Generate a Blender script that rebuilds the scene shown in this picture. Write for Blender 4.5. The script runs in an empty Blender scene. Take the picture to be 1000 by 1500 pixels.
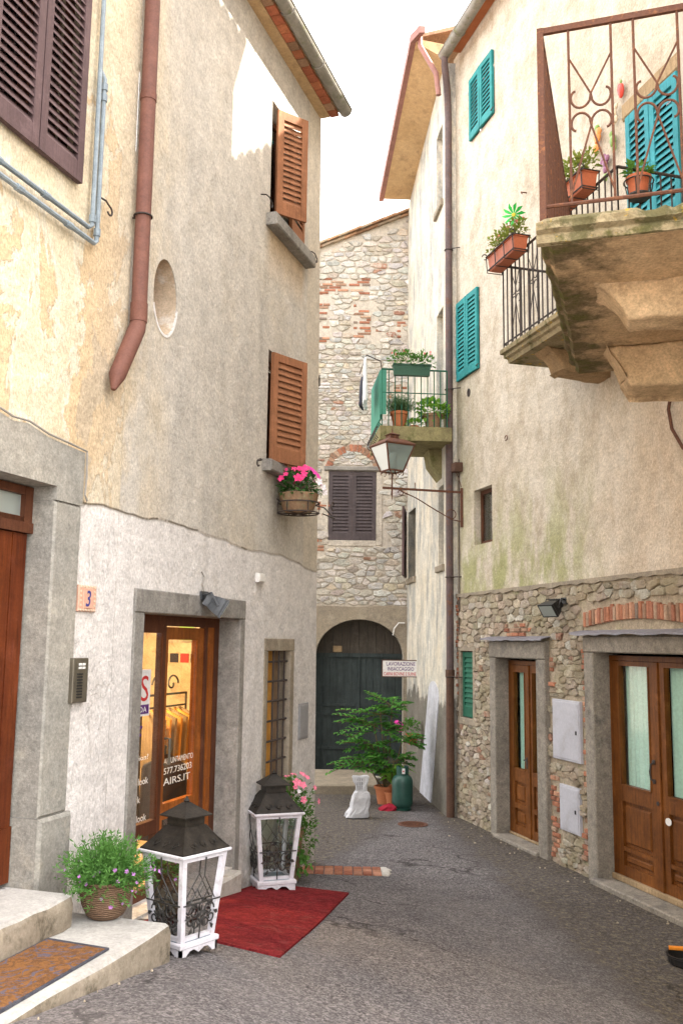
import bpy, bmesh, math, random
import numpy as np
from mathutils import Vector, Matrix, noise as mnoise

random.seed(7)
R = math.radians
scene = bpy.context.scene

# ------------------------------------------------------------------ camera
cam_data = bpy.data.cameras.new("camera")
cam = bpy.data.objects.new("camera", cam_data)
scene.collection.objects.link(cam)
cam_data.sensor_fit = 'VERTICAL'
cam_data.sensor_height = 36.0
cam_data.lens = 36.0 * 1371.0 / 1500.0
cam_data.clip_start = 0.05
cam_data.clip_end = 2000
cam.matrix_world = Matrix.Translation((0, 0, 2.35)) @ Matrix.Rotation(R(90 + 7.97), 4, 'X') @ Matrix.Rotation(R(0.75), 4, 'Z')
scene.camera = cam

# ------------------------------------------------------------------ light
SUN_EL, SUN_AZ = 50.0, 88.0          # azimuth clockwise from +Y (the view direction)
world = bpy.data.worlds.new("World")
scene.world = world
world.use_nodes = True
wn = world.node_tree
wn.nodes.clear()
sky = wn.nodes.new('ShaderNodeTexSky')
sky.sky_type = 'NISHITA'
sky.sun_disc = False
sky.sun_elevation = R(SUN_EL)
sky.sun_rotation = R(SUN_AZ)
sky.altitude = 300
sky.air_density = 1.0
sky.dust_density = 6.0
sky.ozone_density = 0.6
warm = wn.nodes.new('ShaderNodeMix')
warm.data_type = 'RGBA'
warm.inputs[0].default_value = 0.5          # thin bright haze over the blue
warm.inputs[7].default_value = (9.8, 9.3, 8.6, 1)
bg = wn.nodes.new('ShaderNodeBackground')
bg.inputs['Strength'].default_value = 0.15
wo = wn.nodes.new('ShaderNodeOutputWorld')
wn.links.new(sky.outputs[0], warm.inputs[6])
wn.links.new(warm.outputs[2], bg.inputs['Color'])
wn.links.new(bg.outputs[0], wo.inputs['Surface'])

sun_data = bpy.data.lights.new("sun", 'SUN')
sun_data.energy = 4.5
sun_data.angle = R(0.5)
sun_data.color = (1.0, 0.94, 0.84)
sun = bpy.data.objects.new("sun", sun_data)
scene.collection.objects.link(sun)
sd = Vector((math.sin(R(SUN_AZ)) * math.cos(R(SUN_EL)), math.cos(R(SUN_AZ)) * math.cos(R(SUN_EL)), math.sin(R(SUN_EL))))
sun.rotation_euler = (-sd).to_track_quat('-Z', 'Y').to_euler()
sun.location = sd * 40

scene.view_settings.view_transform = 'Standard'
scene.view_settings.look = 'None'
scene.view_settings.exposure = 2.48
scene.view_settings.gamma = 1.0
scene.render.engine = 'CYCLES'
scene.cycles.max_bounces = 8
scene.cycles.diffuse_bounces = 5
scene.cycles.transparent_max_bounces = 16

# ------------------------------------------------------------------ helpers
col = scene.collection

class Frame:
    """A wall plane: s runs along it, off stands out to the street, z is up."""
    def __init__(self, x, y, deg, side=1):
        a = R(deg)
        self.o = (x, y)
        self.d = (math.sin(a), math.cos(a))
        self.n = (math.cos(a) * side, -math.sin(a) * side)
    def P(self, s, off, z):
        return (self.o[0] + self.d[0] * s + self.n[0] * off, self.o[1] + self.d[1] * s + self.n[1] * off, z)

L = Frame(-0.244, 10.471, 18.0, 1)       # left houses
A = Frame(2.622, 9.958, -15.6, -1)       # cream house, right
B = Frame(1.53, 13.0, -4.7, -1)          # narrow pale house beyond it
T = Frame(0.0, 17.0, 90.0, 1)            # stone house closing the alley
W = Frame(2.014, 4.6, 17.5, -1)          # near house on the right

def rise(x, y):
    w = min(1, max(0, (2.6 - x) / 3.4))
    k = 10 - max(y, 3.5)
    k = 0.5 * (k + math.sqrt(k * k + .6))
    return .13 * k * w - 0.004

def hinge(F, s, off, z, ang=0.0, flip=1):
    """Local frame of a leaf: x along the wall (flip=-1 runs to smaller s), y outwards, swung out by ang."""
    c, sn = math.cos(ang), math.sin(ang)
    def T_(x, y, zz):
        return F.P(s + flip * (x * c - y * sn), off + x * sn + y * c, z + zz)
    return T_

def local(x0, y0, z0, rot=0.0, sc=1.0):
    c, sn = math.cos(rot), math.sin(rot)
    return lambda x, y, z: (x0 + sc * (x * c - y * sn), y0 + sc * (x * sn + y * c), z0 + sc * z)
ident = lambda x, y, z: (x, y, z)

class MB:
    def __init__(self):
        self.v, self.f, self.uv, self.c, self.m = [], [], [], [], []
        self.col = (1, 1, 1); self.mi = 0
    def face(self, pts, uv=None):
        i = len(self.v)
        self.v.extend(tuple(p) for p in pts)
        self.f.append(tuple(range(i, i + len(pts))))
        self.uv.append(uv); self.c.append(self.col); self.m.append(self.mi)
    def box(self, T_, x0, x1, y0, y1, z0, z1, skip=''):
        p = [T_(x, y, z) for z in (z0, z1) for y in (y0, y1) for x in (x0, x1)]
        for k, q in (('b', (0, 2, 3, 1)), ('t', (4, 5, 7, 6)), ('f', (0, 1, 5, 4)), ('k', (2, 6, 7, 3)), ('l', (0, 4, 6, 2)), ('r', (1, 3, 7, 5))):
            if k not in skip:
                self.face([p[j] for j in q])
    def bevbox(self, T_, x0, x1, y0, y1, z0, z1, b=.01):
        """box with chamfered edges towards +y and all around (rounded stone or timber)"""
        def ring(y, e):
            return [T_(x0 + e, y, z0 + e), T_(x1 - e, y, z0 + e), T_(x1 - e, y, z1 - e), T_(x0 + e, y, z1 - e)]
        rs = [ring(y0, b), ring(y0 + b, 0), ring(y1 - b, 0), ring(y1, b)]
        self.face(rs[0][::-1]); self.face(rs[3])
        for a, c in zip(rs, rs[1:]):
            for i in range(4):
                j = (i + 1) % 4
                self.face([a[i], a[j], c[j], c[i]])
    def loft(self, rings, caps=True, closed=True):
        n = len(rings[0])
        for a, b in zip(rings, rings[1:]):
            for i in range(n if closed else n - 1):
                j = (i + 1) % n
                self.face([a[i], a[j], b[j], b[i]])
        if caps:
            self.face(rings[0][::-1]); self.face(rings[-1])
    def tube(self, pts, r, n=8, caps=True):
        pts = [Vector(p) for p in pts]
        rings = []
        up = Vector((0, 0, 1))
        for i, p in enumerate(pts):
            t = (pts[min(i + 1, len(pts) - 1)] - pts[max(i - 1, 0)]).normalized()
            ref = up if abs(t.dot(up)) < .9 else Vector((1, 0, 0))
            if i and abs(t.dot(side)) < .95:
                a = (side - t * t.dot(side)).normalized()
            else:
                a = t.cross(ref).normalized()
            side = a
            b = t.cross(a)
            rr = r[i] if isinstance(r, (list, tuple)) else r
            rings.append([tuple(p + (a * math.cos(k * 2 * math.pi / n) + b * math.sin(k * 2 * math.pi / n)) * rr) for k in range(n)])
        self.loft(rings, caps)
    def lathe(self, T_, prof, n=20, caps=True):
        self.loft([[T_(r * math.cos(k * 2 * math.pi / n), r * math.sin(k * 2 * math.pi / n), z) for k in range(n)] for r, z in prof], caps)
    def prism(self, T_, poly, y0, y1):
        a = [T_(x, y0, z) for x, z in poly]; b = [T_(x, y1, z) for x, z in poly]
        self.loft([a, b])
    def leaf(self, p, d, w, up, L_, W_, bend=.2):
        d = Vector(d).normalized(); up = Vector(up)
        s = d.cross(up)
        s = s.normalized() if s.length > 1e-4 else Vector((1, 0, 0))
        u = s.cross(d)
        p = Vector(p)
        m = p + d * L_ * .5 + u * L_ * bend * .5
        tip = p + d * L_ - u * L_ * bend * .3
        a = m + s * W_ * .5 + u * W_ * .15; b = m - s * W_ * .5 + u * W_ * .15
        self.face([p, a, tip, m]); self.face([p, m, tip, b])
    def build(self, name, mat, parent=None, origin=(0, 0, 0), smooth=False, merge=False, mats=None):
        me = bpy.data.meshes.new(name)
        ox, oy, oz = origin
        me.from_pydata([(x - ox, y - oy, z - oz) for x, y, z in self.v], [], self.f)
        me.materials.append(mat)
        for m in mats or []:
            me.materials.append(m)
        if mats:
            me.polygons.foreach_set('material_index', self.m)
        if any(u is not None for u in self.uv):
            ul = me.uv_layers.new(name='UVMap')
            k = 0
            for f, u in zip(self.f, self.uv):
                for j in range(len(f)):
                    ul.data[k].uv = u[j] if u else (0, 0)
                    k += 1
        if any(c != (1, 1, 1) for c in self.c):
            ca = me.color_attributes.new(name='tint', type='FLOAT_COLOR', domain='CORNER')
            k = 0
            for f, c in zip(self.f, self.c):
                for j in range(len(f)):
                    ca.data[k].color = (c[0], c[1], c[2], 1); k += 1
        bm = bmesh.new(); bm.from_mesh(me)
        if merge or smooth:
            bmesh.ops.remove_doubles(bm, verts=bm.verts, dist=1e-5)
        bmesh.ops.recalc_face_normals(bm, faces=bm.faces)
        bm.to_mesh(me); bm.free()
        if smooth:
            me.polygons.foreach_set('use_smooth', [True] * len(me.polygons))
            try:
                me.set_sharp_from_angle(angle=R(42))
            except Exception:
                pass
        o = bpy.data.objects.new(name, me)
        col.objects.link(o)
        if parent is not None:
            o.parent = parent
        else:
            o.location = origin
        return o

def thing(name, label, cat, loc, group=None, rot=0.0):
    o = bpy.data.objects.new(name, None)
    o.empty_display_size = .2
    col.objects.link(o)
    o.location = loc; o.rotation_euler = (0, 0, rot)
    o['label'] = label; o['category'] = cat
    if group: o['group'] = group
    return o
def tag(o, label, cat, group=None):
    o['label'] = label; o['category'] = cat
    if group: o['group'] = group
    return o
def structure(o):
    o['kind'] = 'structure'; return o
def copy_tree(o, parent=None):
    c = o.copy(); col.objects.link(c)
    if parent is not None: c.parent = parent
    for ch in [q for q in bpy.data.objects if q.parent == o]:
        copy_tree(ch, c)
    return c

# ------------------------------------------------------------------ materials
class NT:
    def __init__(self, name, rough=.9, spec=.25):
        self.m = bpy.data.materials.new(name); self.m.use_nodes = True
        self.t = self.m.node_tree; self.b = self.t.nodes['Principled BSDF']
        self.b.inputs['Roughness'].default_value = rough
        self.b.inputs['Specular IOR Level'].default_value = spec
        self._co = {}
    def n(self, ty, **kw):
        x = self.t.nodes.new('ShaderNode' + ty)
        for k, v in kw.items(): setattr(x, k, v)
        return x
    def l(self, a, b): self.t.links.new(a, b)
    def co(self, kind='Object', sc=(1, 1, 1), rot=(0, 0, 0)):
        k = (kind, sc, rot)
        if k not in self._co:
            tc = self.n('TexCoord'); mp = self.n('Mapping')
            mp.inputs['Scale'].default_value = sc; mp.inputs['Rotation'].default_value = rot
            self.l(tc.outputs[kind], mp.inputs['Vector']); self._co[k] = mp.outputs[0]
        return self._co[k]
    def noise(self, scale, detail=5, rough=.6, co=None, dist=0):
        x = self.n('TexNoise'); x.inputs['Scale'].default_value = scale; x.inputs['Detail'].default_value = detail
        x.inputs['Roughness'].default_value = rough; x.inputs['Distortion'].default_value = dist
        self.l(co or self.co(), x.inputs['Vector']); return x.outputs['Fac']
    def ramp(self, fac, a, b, c0=0., c1=1.):
        x = self.n('MapRange'); x.inputs[1].default_value = a; x.inputs[2].default_value = b
        x.inputs[3].default_value = c0; x.inputs[4].default_value = c1
        self.l(fac, x.inputs[0]); return x.outputs[0]
    def math(self, op, a, b=None, clamp=False):
        x = self.n('Math', operation=op, use_clamp=clamp)
        for i, q in enumerate((a, b)):
            if q is None: continue
            if isinstance(q, (int, float)): x.inputs[i].default_value = q
            else: self.l(q, x.inputs[i])
        return x.outputs[0]
    def mix(self, fac, a, b, mode='MIX'):
        x = self.n('Mix', data_type='RGBA', blend_type=mode)
        for i, q in ((0, fac), (6, a), (7, b)):
            if isinstance(q, (int, float)): x.inputs[i].default_value = q
            elif isinstance(q, tuple): x.inputs[i].default_value = (*q, 1)
            else: self.l(q, x.inputs[i])
        return x.outputs[2]
    def vary(self, c, fac, lo, hi):
        """multiply colour by a grey value running lo..hi with fac"""
        g = self.n('CombineColor')
        v = self.ramp(fac, 0.25, 0.75, lo, hi)
        for i in range(3): self.l(v, g.inputs[i])
        return self.mix(1.0, c, g.outputs[0], 'MULTIPLY')
    def sep(self, kind='UV'):
        x = self.n('SeparateXYZ'); self.l(self.co(kind), x.inputs[0]); return x.outputs
    def bump(self, h, strength=.5, dist=.02):
        x = self.n('Bump'); x.inputs['Strength'].default_value = strength; x.inputs['Distance'].default_value = dist
        self.l(h, x.inputs['Height'])
        if self.b.inputs['Normal'].links:
            self.l(self.b.inputs['Normal'].links[0].from_socket, x.inputs['Normal'])
        self.l(x.outputs[0], self.b.inputs['Normal'])
    def out(self, c):
        if isinstance(c, tuple): self.b.inputs['Base Color'].default_value = (*c, 1)
        else: self.l(c, self.b.inputs['Base Color'])
        return self.m

def plaster_finish(t, c, k='UV', grain=.37, bump=.8):
    """trowel blotches, grit and fine slanting scratches common to every rendered wall"""
    g = t.noise(30, 4, .75, t.co(k)); g2 = t.noise(75, 3, .75, t.co(k, (1, .4, 1), (0, 0, .5)))
    b = t.noise(7, 7, .72, t.co(k))
    c = t.vary(c, b, 1 - grain * .8, 1 + grain * .35)
    c = t.vary(c, g, 1 - grain * .7, 1 + grain * .4)
    c = t.vary(c, g2, 1 - grain, 1 + grain * .5)
    wob = t.n('VectorMath', operation='ADD'); nz_ = t.n('TexNoise'); nz_.inputs['Scale'].default_value = 2.2; nz_.inputs['Detail'].default_value = 6; t.l(t.co(k), nz_.inputs['Vector']); t.l(t.co(k), wob.inputs[0]); t.l(nz_.outputs['Color'], wob.inputs[1])
    ck = t.n('TexVoronoi'); ck.feature = 'DISTANCE_TO_EDGE'; ck.inputs['Scale'].default_value = .8; t.l(wob.outputs[0], ck.inputs['Vector'])
    crack = t.math('MULTIPLY', t.ramp(ck.outputs['Distance'], .010, .002), t.ramp(t.noise(.9, 3, .6, t.co(k)), .50, .58))
    c = t.mix(t.math('MULTIPLY', crack, .22), c, (.22, .18, .13))
    pit = t.noise(16, 5, .8, t.co(k)); c = t.mix(t.ramp(pit, .66, .70, 0, .45), c, (.36, .32, .26))
    t.bump(crack, -.2, .006)
    t.bump(t.noise(1.3, 3, .5, t.co(k)), .35, .10)
    t.bump(t.math('ADD', t.math('MULTIPLY', b, 1.0), t.math('MULTIPLY', g, .35)), bump, .02)
    return c

def mat_left(name, yellow):
    t = NT(name, .92, .15); u = t.sep('UV'); s, z = u[0], u[1]
    n1 = t.noise(.9, 6, .6, t.co('UV')); streak = t.noise(2.2, 6, .65, t.co('UV', (2.2, .35, 1)))
    if yellow:
        c = t.mix(t.ramp(n1, .35, .65), (.78, .69, .51), (.72, .60, .42))
        peel = t.noise(1.35, 9, .62, t.co('UV', (1.4, .8, 1)), .5)
        low = t.ramp(z, 6.2, 4.3, -.045, .115)
        p2 = t.math('ADD', peel, low)
        c = t.mix(t.ramp(p2, .56, .575, 0, .6), c, (.80, .74, .60))        # lime showing
        c = t.mix(t.ramp(p2, .60, .615, 0, .8), c, (.68, .49, .28))        # older ochre coat
        c = t.mix(t.ramp(p2, .72, .73), c, (.58, .47, .33))
        t.bump(t.ramp(p2, .615, .60), .6, .008)
        lime = t.noise(.8, 8, .7, t.co('UV', (1.5, .7, 1)))
        c = t.mix(t.ramp(lime, .52, .66, 0, .7), c, (.80, .74, .60))
        c = t.mix(t.ramp(s, -4.75, -4.35, 0, .55), c, (.66, .56, .42))
    else:
        c = t.mix(t.ramp(n1, .35, .68), (.61, .565, .495), (.70, .655, .58))
        c = t.mix(t.ramp(streak, .42, .72, 0, .55), c, (.43, .405, .365))
        br = t.noise(1.1, 5, .6, t.co('UV', (1, .5, 1)))
        c = t.mix(t.ramp(br, .5, .68, 0, .6), c, (.66, .58, .45))
        och = t.math('MULTIPLY', t.ramp(s, -3.4, -4.2), t.ramp(t.noise(1.8, 6, .6, t.co('UV', (1.6, .6, 1))), .42, .6))
        c = t.mix(t.math('MULTIPLY', och, .7), c, (.72, .58, .38))
        sill = t.math('MULTIPLY', t.ramp(t.math('ABSOLUTE', t.math('ADD', s, 1.15)), .62, .45), t.math('MULTIPLY', t.ramp(z, 5.9, 6.4), t.ramp(z, 6.6, 6.5)))
        c = t.mix(t.math('MULTIPLY', sill, .75), c, (.62, .44, .26))
        run = t.math('MULTIPLY', t.ramp(t.math('ABSOLUTE', t.math('ADD', s, 1.2)), .35, .15), t.math('MULTIPLY', t.ramp(z, 3.0, 3.6), t.ramp(z, 4.1, 3.9)))
        c = t.mix(t.math('MULTIPLY', run, t.ramp(streak, .3, .6, .2, .8)), c, (.34, .29, .22))
        strip = t.ramp(s, -.50, -.44)
        c = t.mix(t.math('MULTIPLY', strip, .6), c, (.68, .60, .48))
    # lower coat: pale grey-white, its top edge slightly wavy
    wav = t.noise(.7, 4, .5, t.co('UV', (1, .15, 1)))
    edge = t.math('ADD', t.ramp(wav, .3, .7, -.05, .05), t.ramp(s, -4.7, 0, 3.25, 3.15))
    dz = t.math('SUBTRACT', edge, z)
    wh = t.mix(t.ramp(n1, .35, .65), (.78, .745, .715), (.83, .79, .75))
    wh = t.mix(t.ramp(streak, .5, .75, 0, .45), wh, (.60, .56, .52))
    dirt = t.noise(2.4, 7, .7, t.co('UV'))
    wh = t.mix(t.math('MULTIPLY', t.ramp(z, .9, .15), t.ramp(dirt, .38, .6)), wh, (.36, .31, .25))
    c = t.mix(t.ramp(dz, -.004, .004), c, wh)
    ln = t.math('MULTIPLY', t.ramp(dz, -.018, -.006), t.ramp(dz, .02, .004))
    c = t.mix(t.math('MULTIPLY', ln, .65), c, (.24, .2, .15))
    c = plaster_finish(t, c)
    t.bump(t.ramp(dz, -.01, .004), .6, .02)
    return t.out(c)

def mat_cream(name):
    t = NT(name, .92, .15); u = t.sep('UV'); s, z = u[0], u[1]
    n1 = t.noise(.7, 6, .62, t.co('UV')); st = t.noise(2.2, 8, .7, t.co('UV', (1.2, .75, 1), (0, 0, .5)))
    c = t.mix(t.ramp(n1, .36, .66), (.68, .615, .51), (.60, .52, .41))
    c = t.mix(t.ramp(st, .44, .62, 0, .7), c, (.44, .365, .265))
    c = t.mix(t.math('MULTIPLY', t.ramp(s, 0.2, -1.6), t.ramp(z, 6.0, 5.0, 0, .5)), c, (.70, .53, .38))
    c = t.mix(t.ramp(t.noise(1.0, 8, .7, t.co('UV', (1.7, .7, 1), (0, 0, .4))), .52, .66, 0, .5), c, (.52, .45, .35))
    pale = t.noise(1.2, 7, .65, t.co('UV', (1.5, .5, 1)))
    c = t.mix(t.ramp(pale, .50, .7, 0, .6), c, (.78, .72, .62))
    gm = t.math('MULTIPLY', t.ramp(z, 4.6, 3.4), t.ramp(t.noise(1.7, 7, .7, t.co('UV', (1.3, .5, 1))), .42, .56))
    gm = t.math('MULTIPLY', gm, t.ramp(s, -.5, .5))
    c = t.mix(t.math('MULTIPLY', gm, .8), c, (.33, .34, .13))
    ge = t.math('MULTIPLY', t.ramp(s, 2.6, 3.4), t.ramp(t.noise(2.0, 6, .7, t.co('UV', (2.2, .3, 1))), .4, .62))
    ge = t.math('MULTIPLY', ge, t.ramp(z, 6.6, 5.4))
    c = t.mix(t.math('MULTIPLY', ge, .6), c, (.40, .38, .2))
    c = plaster_finish(t, c, grain=.36)
    return t.out(c)

def mat_pale(name):
    t = NT(name, .92, .15); u = t.sep('UV'); s, z = u[0], u[1]
    st = t.noise(2.6, 8, .72, t.co('UV', (1.0, .42, 1))); n1 = t.noise(1.4, 6, .65, t.co('UV'))
    c = t.mix(t.ramp(n1, .36, .66), (.76, .71, .60), (.70, .62, .48))
    c = t.mix(t.ramp(st, .46, .60, 0, .85), c, (.42, .42, .39))
    c = t.mix(t.ramp(t.noise(1.7, 8, .72, t.co('UV', (1.3, .3, 1))), .52, .62, 0, .75), c, (.27, .28, .28))
    ed = t.math('ADD', z, t.ramp(n1, .3, .7, -.25, .25))
    low = t.ramp(ed, 1.55, 1.48)
    dd = t.mix(t.ramp(n1, .35, .65), (.17, .155, .13), (.27, .245, .205))
    dd = t.mix(t.ramp(st, .5, .7, 0, .6), dd, (.20, .20, .15))
    c = t.mix(low, c, dd)
    c = plaster_finish(t, c, grain=.30)
    return t.out(c)

def mat_simple(name, c1, c2, scale=3, rough=.9, grain=.15, bump=.4, spec=.2, stretch=(1, 1, 1), third=None, metal=0):
    t = NT(name, rough, spec); co = t.co('Object', stretch)
    n1 = t.noise(scale, 7, .65, co)
    c = t.mix(t.ramp(n1, .36, .64), c1, c2)
    if third:
        c = t.mix(t.ramp(t.noise(scale * 1.7, 8, .7, t.co('Object', tuple(x * 1.01 for x in stretch))), .54, .66), c, third)
    c = t.vary(c, t.noise(60, 3, .7), 1 - grain, 1 + grain * .6)
    c = t.vary(c, t.noise(14, 5, .7, co), 1 - grain, 1 + grain * .5)
    if bump: t.bump(t.math('ADD', n1, t.noise(45, 4, .7)), bump, .008)
    t.b.inputs['Metallic'].default_value = metal
    return t.out(c)

def mat_tint(name, rough=.92, grain=.3, bump=.6, moss=None, smear=None):
    t = NT(name, rough, .15)
    a = t.n('Attribute', attribute_name='tint'); c = a.outputs['Color']
    c = t.vary(c, t.noise(9, 7, .7), 1 - grain, 1 + grain * .4)
    c = t.vary(c, t.noise(55, 4, .75), 1 - grain, 1 + grain * .5)
    c = t.vary(c, t.noise(20, 6, .75), .7, 1.2)
    if smear:
        c = t.mix(t.ramp(t.noise(7, 8, .75), .50, .60, 0, .8), c, smear)
    if moss:
        c = t.mix(t.ramp(t.noise(1.6, 7, .7), .52, .66, 0, .6), c, moss)
    t.bump(t.noise(22, 8, .75), bump, .04)
    return t.out(c)

def mat_wood(name, c1, c2, c3, rough=.55, wear=.3):
    t = NT(name, rough, .12); co = t.co('Object', (9, 9, .7))
    g = t.noise(2.2, 8, .65, co, .6); g2 = t.noise(9, 5, .7, t.co('Object', (8, 8, .35)))
    c = t.mix(t.ramp(g, .32, .68), c1, c2)
    c = t.mix(t.ramp(g2, .5, .72, 0, .8), c, c3)
    c = t.mix(t.ramp(t.noise(4.5, 8, .75), .54, .70, 0, .38), c, tuple(min(1, x * 1.9 + .02) for x in c1))
    c = t.mix(t.ramp(t.noise(26, 6, .8, t.co('Object', (1, 1, .3))), .64, .70, 0, .5), c, tuple(x * .35 + .02 for x in c3))
    c = t.vary(c, t.noise(3, 6, .7), 1 - wear, 1 + wear * .5)
    c = t.vary(c, t.noise(70, 2, .7), .84, 1.1)
    t.bump(g2, .3, .004)
    return t.out(c)

def mat_asphalt(name):
    t = NT(name, .95, .08)
    n1 = t.noise(.55, 6, .6); n2 = t.noise(3.2, 7, .7)
    c = t.mix(t.ramp(n1, .36, .66), (.112, .103, .104), (.165, .152, .151))
    c = t.mix(t.ramp(n2, .45, .7, 0, .75), c, (.17, .152, .148))
    c = t.mix(t.ramp(t.noise(1.1, 8, .72), .55, .70, 0, .65), c, (.085, .078, .078))
    v = t.n('TexVoronoi'); v.inputs['Scale'].default_value = 90; t.l(t.co(), v.inputs['Vector'])
    vc = t.n('SeparateColor'); t.l(v.outputs['Color'], vc.inputs[0])
    c = t.vary(c, vc.outputs[0], .62, 1.35)
    c = t.vary(c, t.noise(26, 6, .75), .5, 1.5)
    c = t.vary(c, t.noise(48, 4, .75, t.co('Object', (1, .4, 1), (0, 0, .4))), .6, 1.4)
    wob = t.n('VectorMath', operation='ADD'); nz_ = t.n('TexNoise'); nz_.inputs['Scale'].default_value = 1.6; nz_.inputs['Detail'].default_value = 5; t.l(t.co(), nz_.inputs['Vector']); t.l(t.co(), wob.inputs[0]); t.l(nz_.outputs['Color'], wob.inputs[1])
    ck = t.n('TexVoronoi'); ck.feature = 'DISTANCE_TO_EDGE'; ck.inputs['Scale'].default_value = .55; t.l(wob.outputs[0], ck.inputs['Vector'])
    crack = t.math('MULTIPLY', t.ramp(ck.outputs['Distance'], .012, .003), t.ramp(t.noise(.8, 3, .6), .46, .56))
    c = t.mix(t.math('MULTIPLY', crack, .75), c, (.03, .027, .026))
    c = t.mix(t.ramp(t.noise(.35, 4, .55, t.co('Object', (1, .6, 1), (0, 0, .3))), .5, .56, 0, .2), c, (.20, .185, .18))
    fl = t.math('MULTIPLY', t.ramp(vc.outputs[1], .975, .98), t.ramp(v.outputs['Distance'], .4, .2))
    c = t.mix(t.math('MULTIPLY', fl, .8), c, (.55, .5, .44))
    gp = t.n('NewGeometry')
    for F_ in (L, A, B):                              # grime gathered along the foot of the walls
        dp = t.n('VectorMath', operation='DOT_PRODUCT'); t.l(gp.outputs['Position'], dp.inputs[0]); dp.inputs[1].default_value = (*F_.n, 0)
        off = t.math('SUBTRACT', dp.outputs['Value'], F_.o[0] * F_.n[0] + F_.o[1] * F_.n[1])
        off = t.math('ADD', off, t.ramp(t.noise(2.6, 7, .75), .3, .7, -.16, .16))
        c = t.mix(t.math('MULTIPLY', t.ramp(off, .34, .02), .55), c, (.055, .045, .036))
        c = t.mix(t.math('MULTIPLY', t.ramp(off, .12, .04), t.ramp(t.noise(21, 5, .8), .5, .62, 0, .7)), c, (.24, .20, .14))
    t.bump(t.math('ADD', t.math('MULTIPLY', v.outputs['Distance'], -.6), t.noise(40, 6, .75)), .75, .012)
    return t.out(c)

def mat_leaf(name, c1, c2, c3, scale=9):
    t = NT(name, .55, .3)
    c = t.mix(t.ramp(t.noise(scale, 3, .6), .36, .64), c1, c2)
    c = t.mix(t.ramp(t.noise(scale * 3.1, 3, .6), .55, .75), c, c3)
    c = t.mix(t.ramp(t.noise(scale * 2.3, 4, .7), .66, .72, 0, .6), c, tuple(x * .3 for x in c1))
    c = t.mix(t.ramp(t.noise(scale * 4.3, 4, .7), .68, .72, 0, .5), c, (.30, .26, .07))
    t.out(c)
    tr = t.n('BsdfTranslucent'); t.l(c, tr.inputs['Color'])
    mx = t.n('MixShader'); mx.inputs[0].default_value = .35
    t.l(t.b.outputs[0], mx.inputs[1]); t.l(tr.outputs[0], mx.inputs[2])
    t.l(mx.outputs[0], t.t.nodes['Material Output'].inputs['Surface'])
    return t.m

def mat_glass(name, tint=(.9, .95, .93), reflect=.10, rough=.03):
    t = NT(name, .05, .5)
    tr = t.n('BsdfTransparent'); tr.inputs['Color'].default_value = (*tint, 1)
    gl = t.n('BsdfGlossy'); gl.inputs['Roughness'].default_value = rough; gl.inputs['Color'].default_value = (1, 1, 1, 1)
    fr = t.n('Fresnel'); fr.inputs['IOR'].default_value = 1.5
    f = t.math('ADD', t.math('MULTIPLY', fr.outputs[0], .9 if reflect >= 0 else .10), max(reflect, 0) * .3, True)
    mx = t.n('MixShader'); t.l(f, mx.inputs[0]); t.l(tr.outputs[0], mx.inputs[1]); t.l(gl.outputs[0], mx.inputs[2])
    t.l(mx.outputs[0], t.t.nodes['Material Output'].inputs['Surface'])
    return t.m

def mat_flat(name, c, rough=.7, spec=.3, metal=0):
    t = NT(name, rough, spec); t.b.inputs['Metallic'].default_value = metal
    k = t.vary(t.mix(0, c, c), t.noise(40, 4, .7), .82, 1.12)
    return t.out(k)

M = {}
M['left_yellow'] = mat_left('yellow_plaster', True)
M['left_grey'] = mat_left('grey_plaster', False)
M['cream'] = mat_cream('cream_plaster')
M['pale'] = mat_pale('streaked_plaster')
M['asphalt'] = mat_asphalt('asphalt')
M['stone'] = mat_simple('grey_sandstone', (.23, .215, .195), (.33, .31, .275), 2.4, grain=.34, bump=.6, third=(.19, .175, .155))
M['stone_light'] = mat_simple('pale_grey_sandstone', (.37, .345, .295), (.29, .28, .25), 1.3, grain=.34, bump=.6, third=(.43, .39, .32))
M['stone_case'] = mat_simple('brown_grey_sandstone', (.25, .222, .185), (.325, .29, .24), 1.8, grain=.4, bump=.7, third=(.17, .155, .14))
M['stone_tan'] = mat_simple('tan_sandstone', (.34, .285, .21), (.26, .22, .17), 2.2, grain=.28, bump=.5, third=(.40, .345, .26))
M['step_stone'] = mat_simple('step_stone', (.46, .43, .385), (.55, .52, .47), 2.5, grain=.22, bump=.5, third=(.36, .32, .26))
M['balcony_stone'] = mat_simple('mossy_balcony_stone', (.42, .29, .16), (.30, .20, .11), 1.6, grain=.3, bump=.7, third=(.12, .10, .055))
M['balcony_clean'] = mat_simple('balcony_bracket_stone', (.72, .54, .34), (.62, .45, .275), 2, grain=.34, bump=.8, third=(.40, .28, .165))
M['ledge'] = mat_simple('lichen_stone', (.42, .34, .20), (.32, .26, .14), 3.5, grain=.3, bump=.8, third=(.22, .21, .08))
M['green_slab'] = mat_simple('green_stained_cement', (.30, .27, .13), (.22, .19, .10), 3, grain=.3, bump=.6, third=(.15, .15, .06))
M['mortar'] = mat_simple('lime_mortar', (.54, .48, .40), (.62, .56, .47), 3, grain=.34, bump=.9, third=(.44, .385, .315))
M['mortar_tan'] = mat_simple('tan_mortar', (.48, .40, .295), (.38, .315, .23), 2.5, grain=.4, bump=1.0, third=(.31, .29, .17))
M['rubble'] = mat_tint('rubble_stone', bump=.9, smear=(.60, .545, .465))
M['rubble_moss'] = mat_tint('rubble_stone_mossy', bump=1.0, moss=(.30, .26, .15), smear=(.44, .365, .27))
M['brick'] = mat_tint('old_brick', bump=.5)
M['tile'] = mat_tint('roof_tile', grain=.35)
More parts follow.
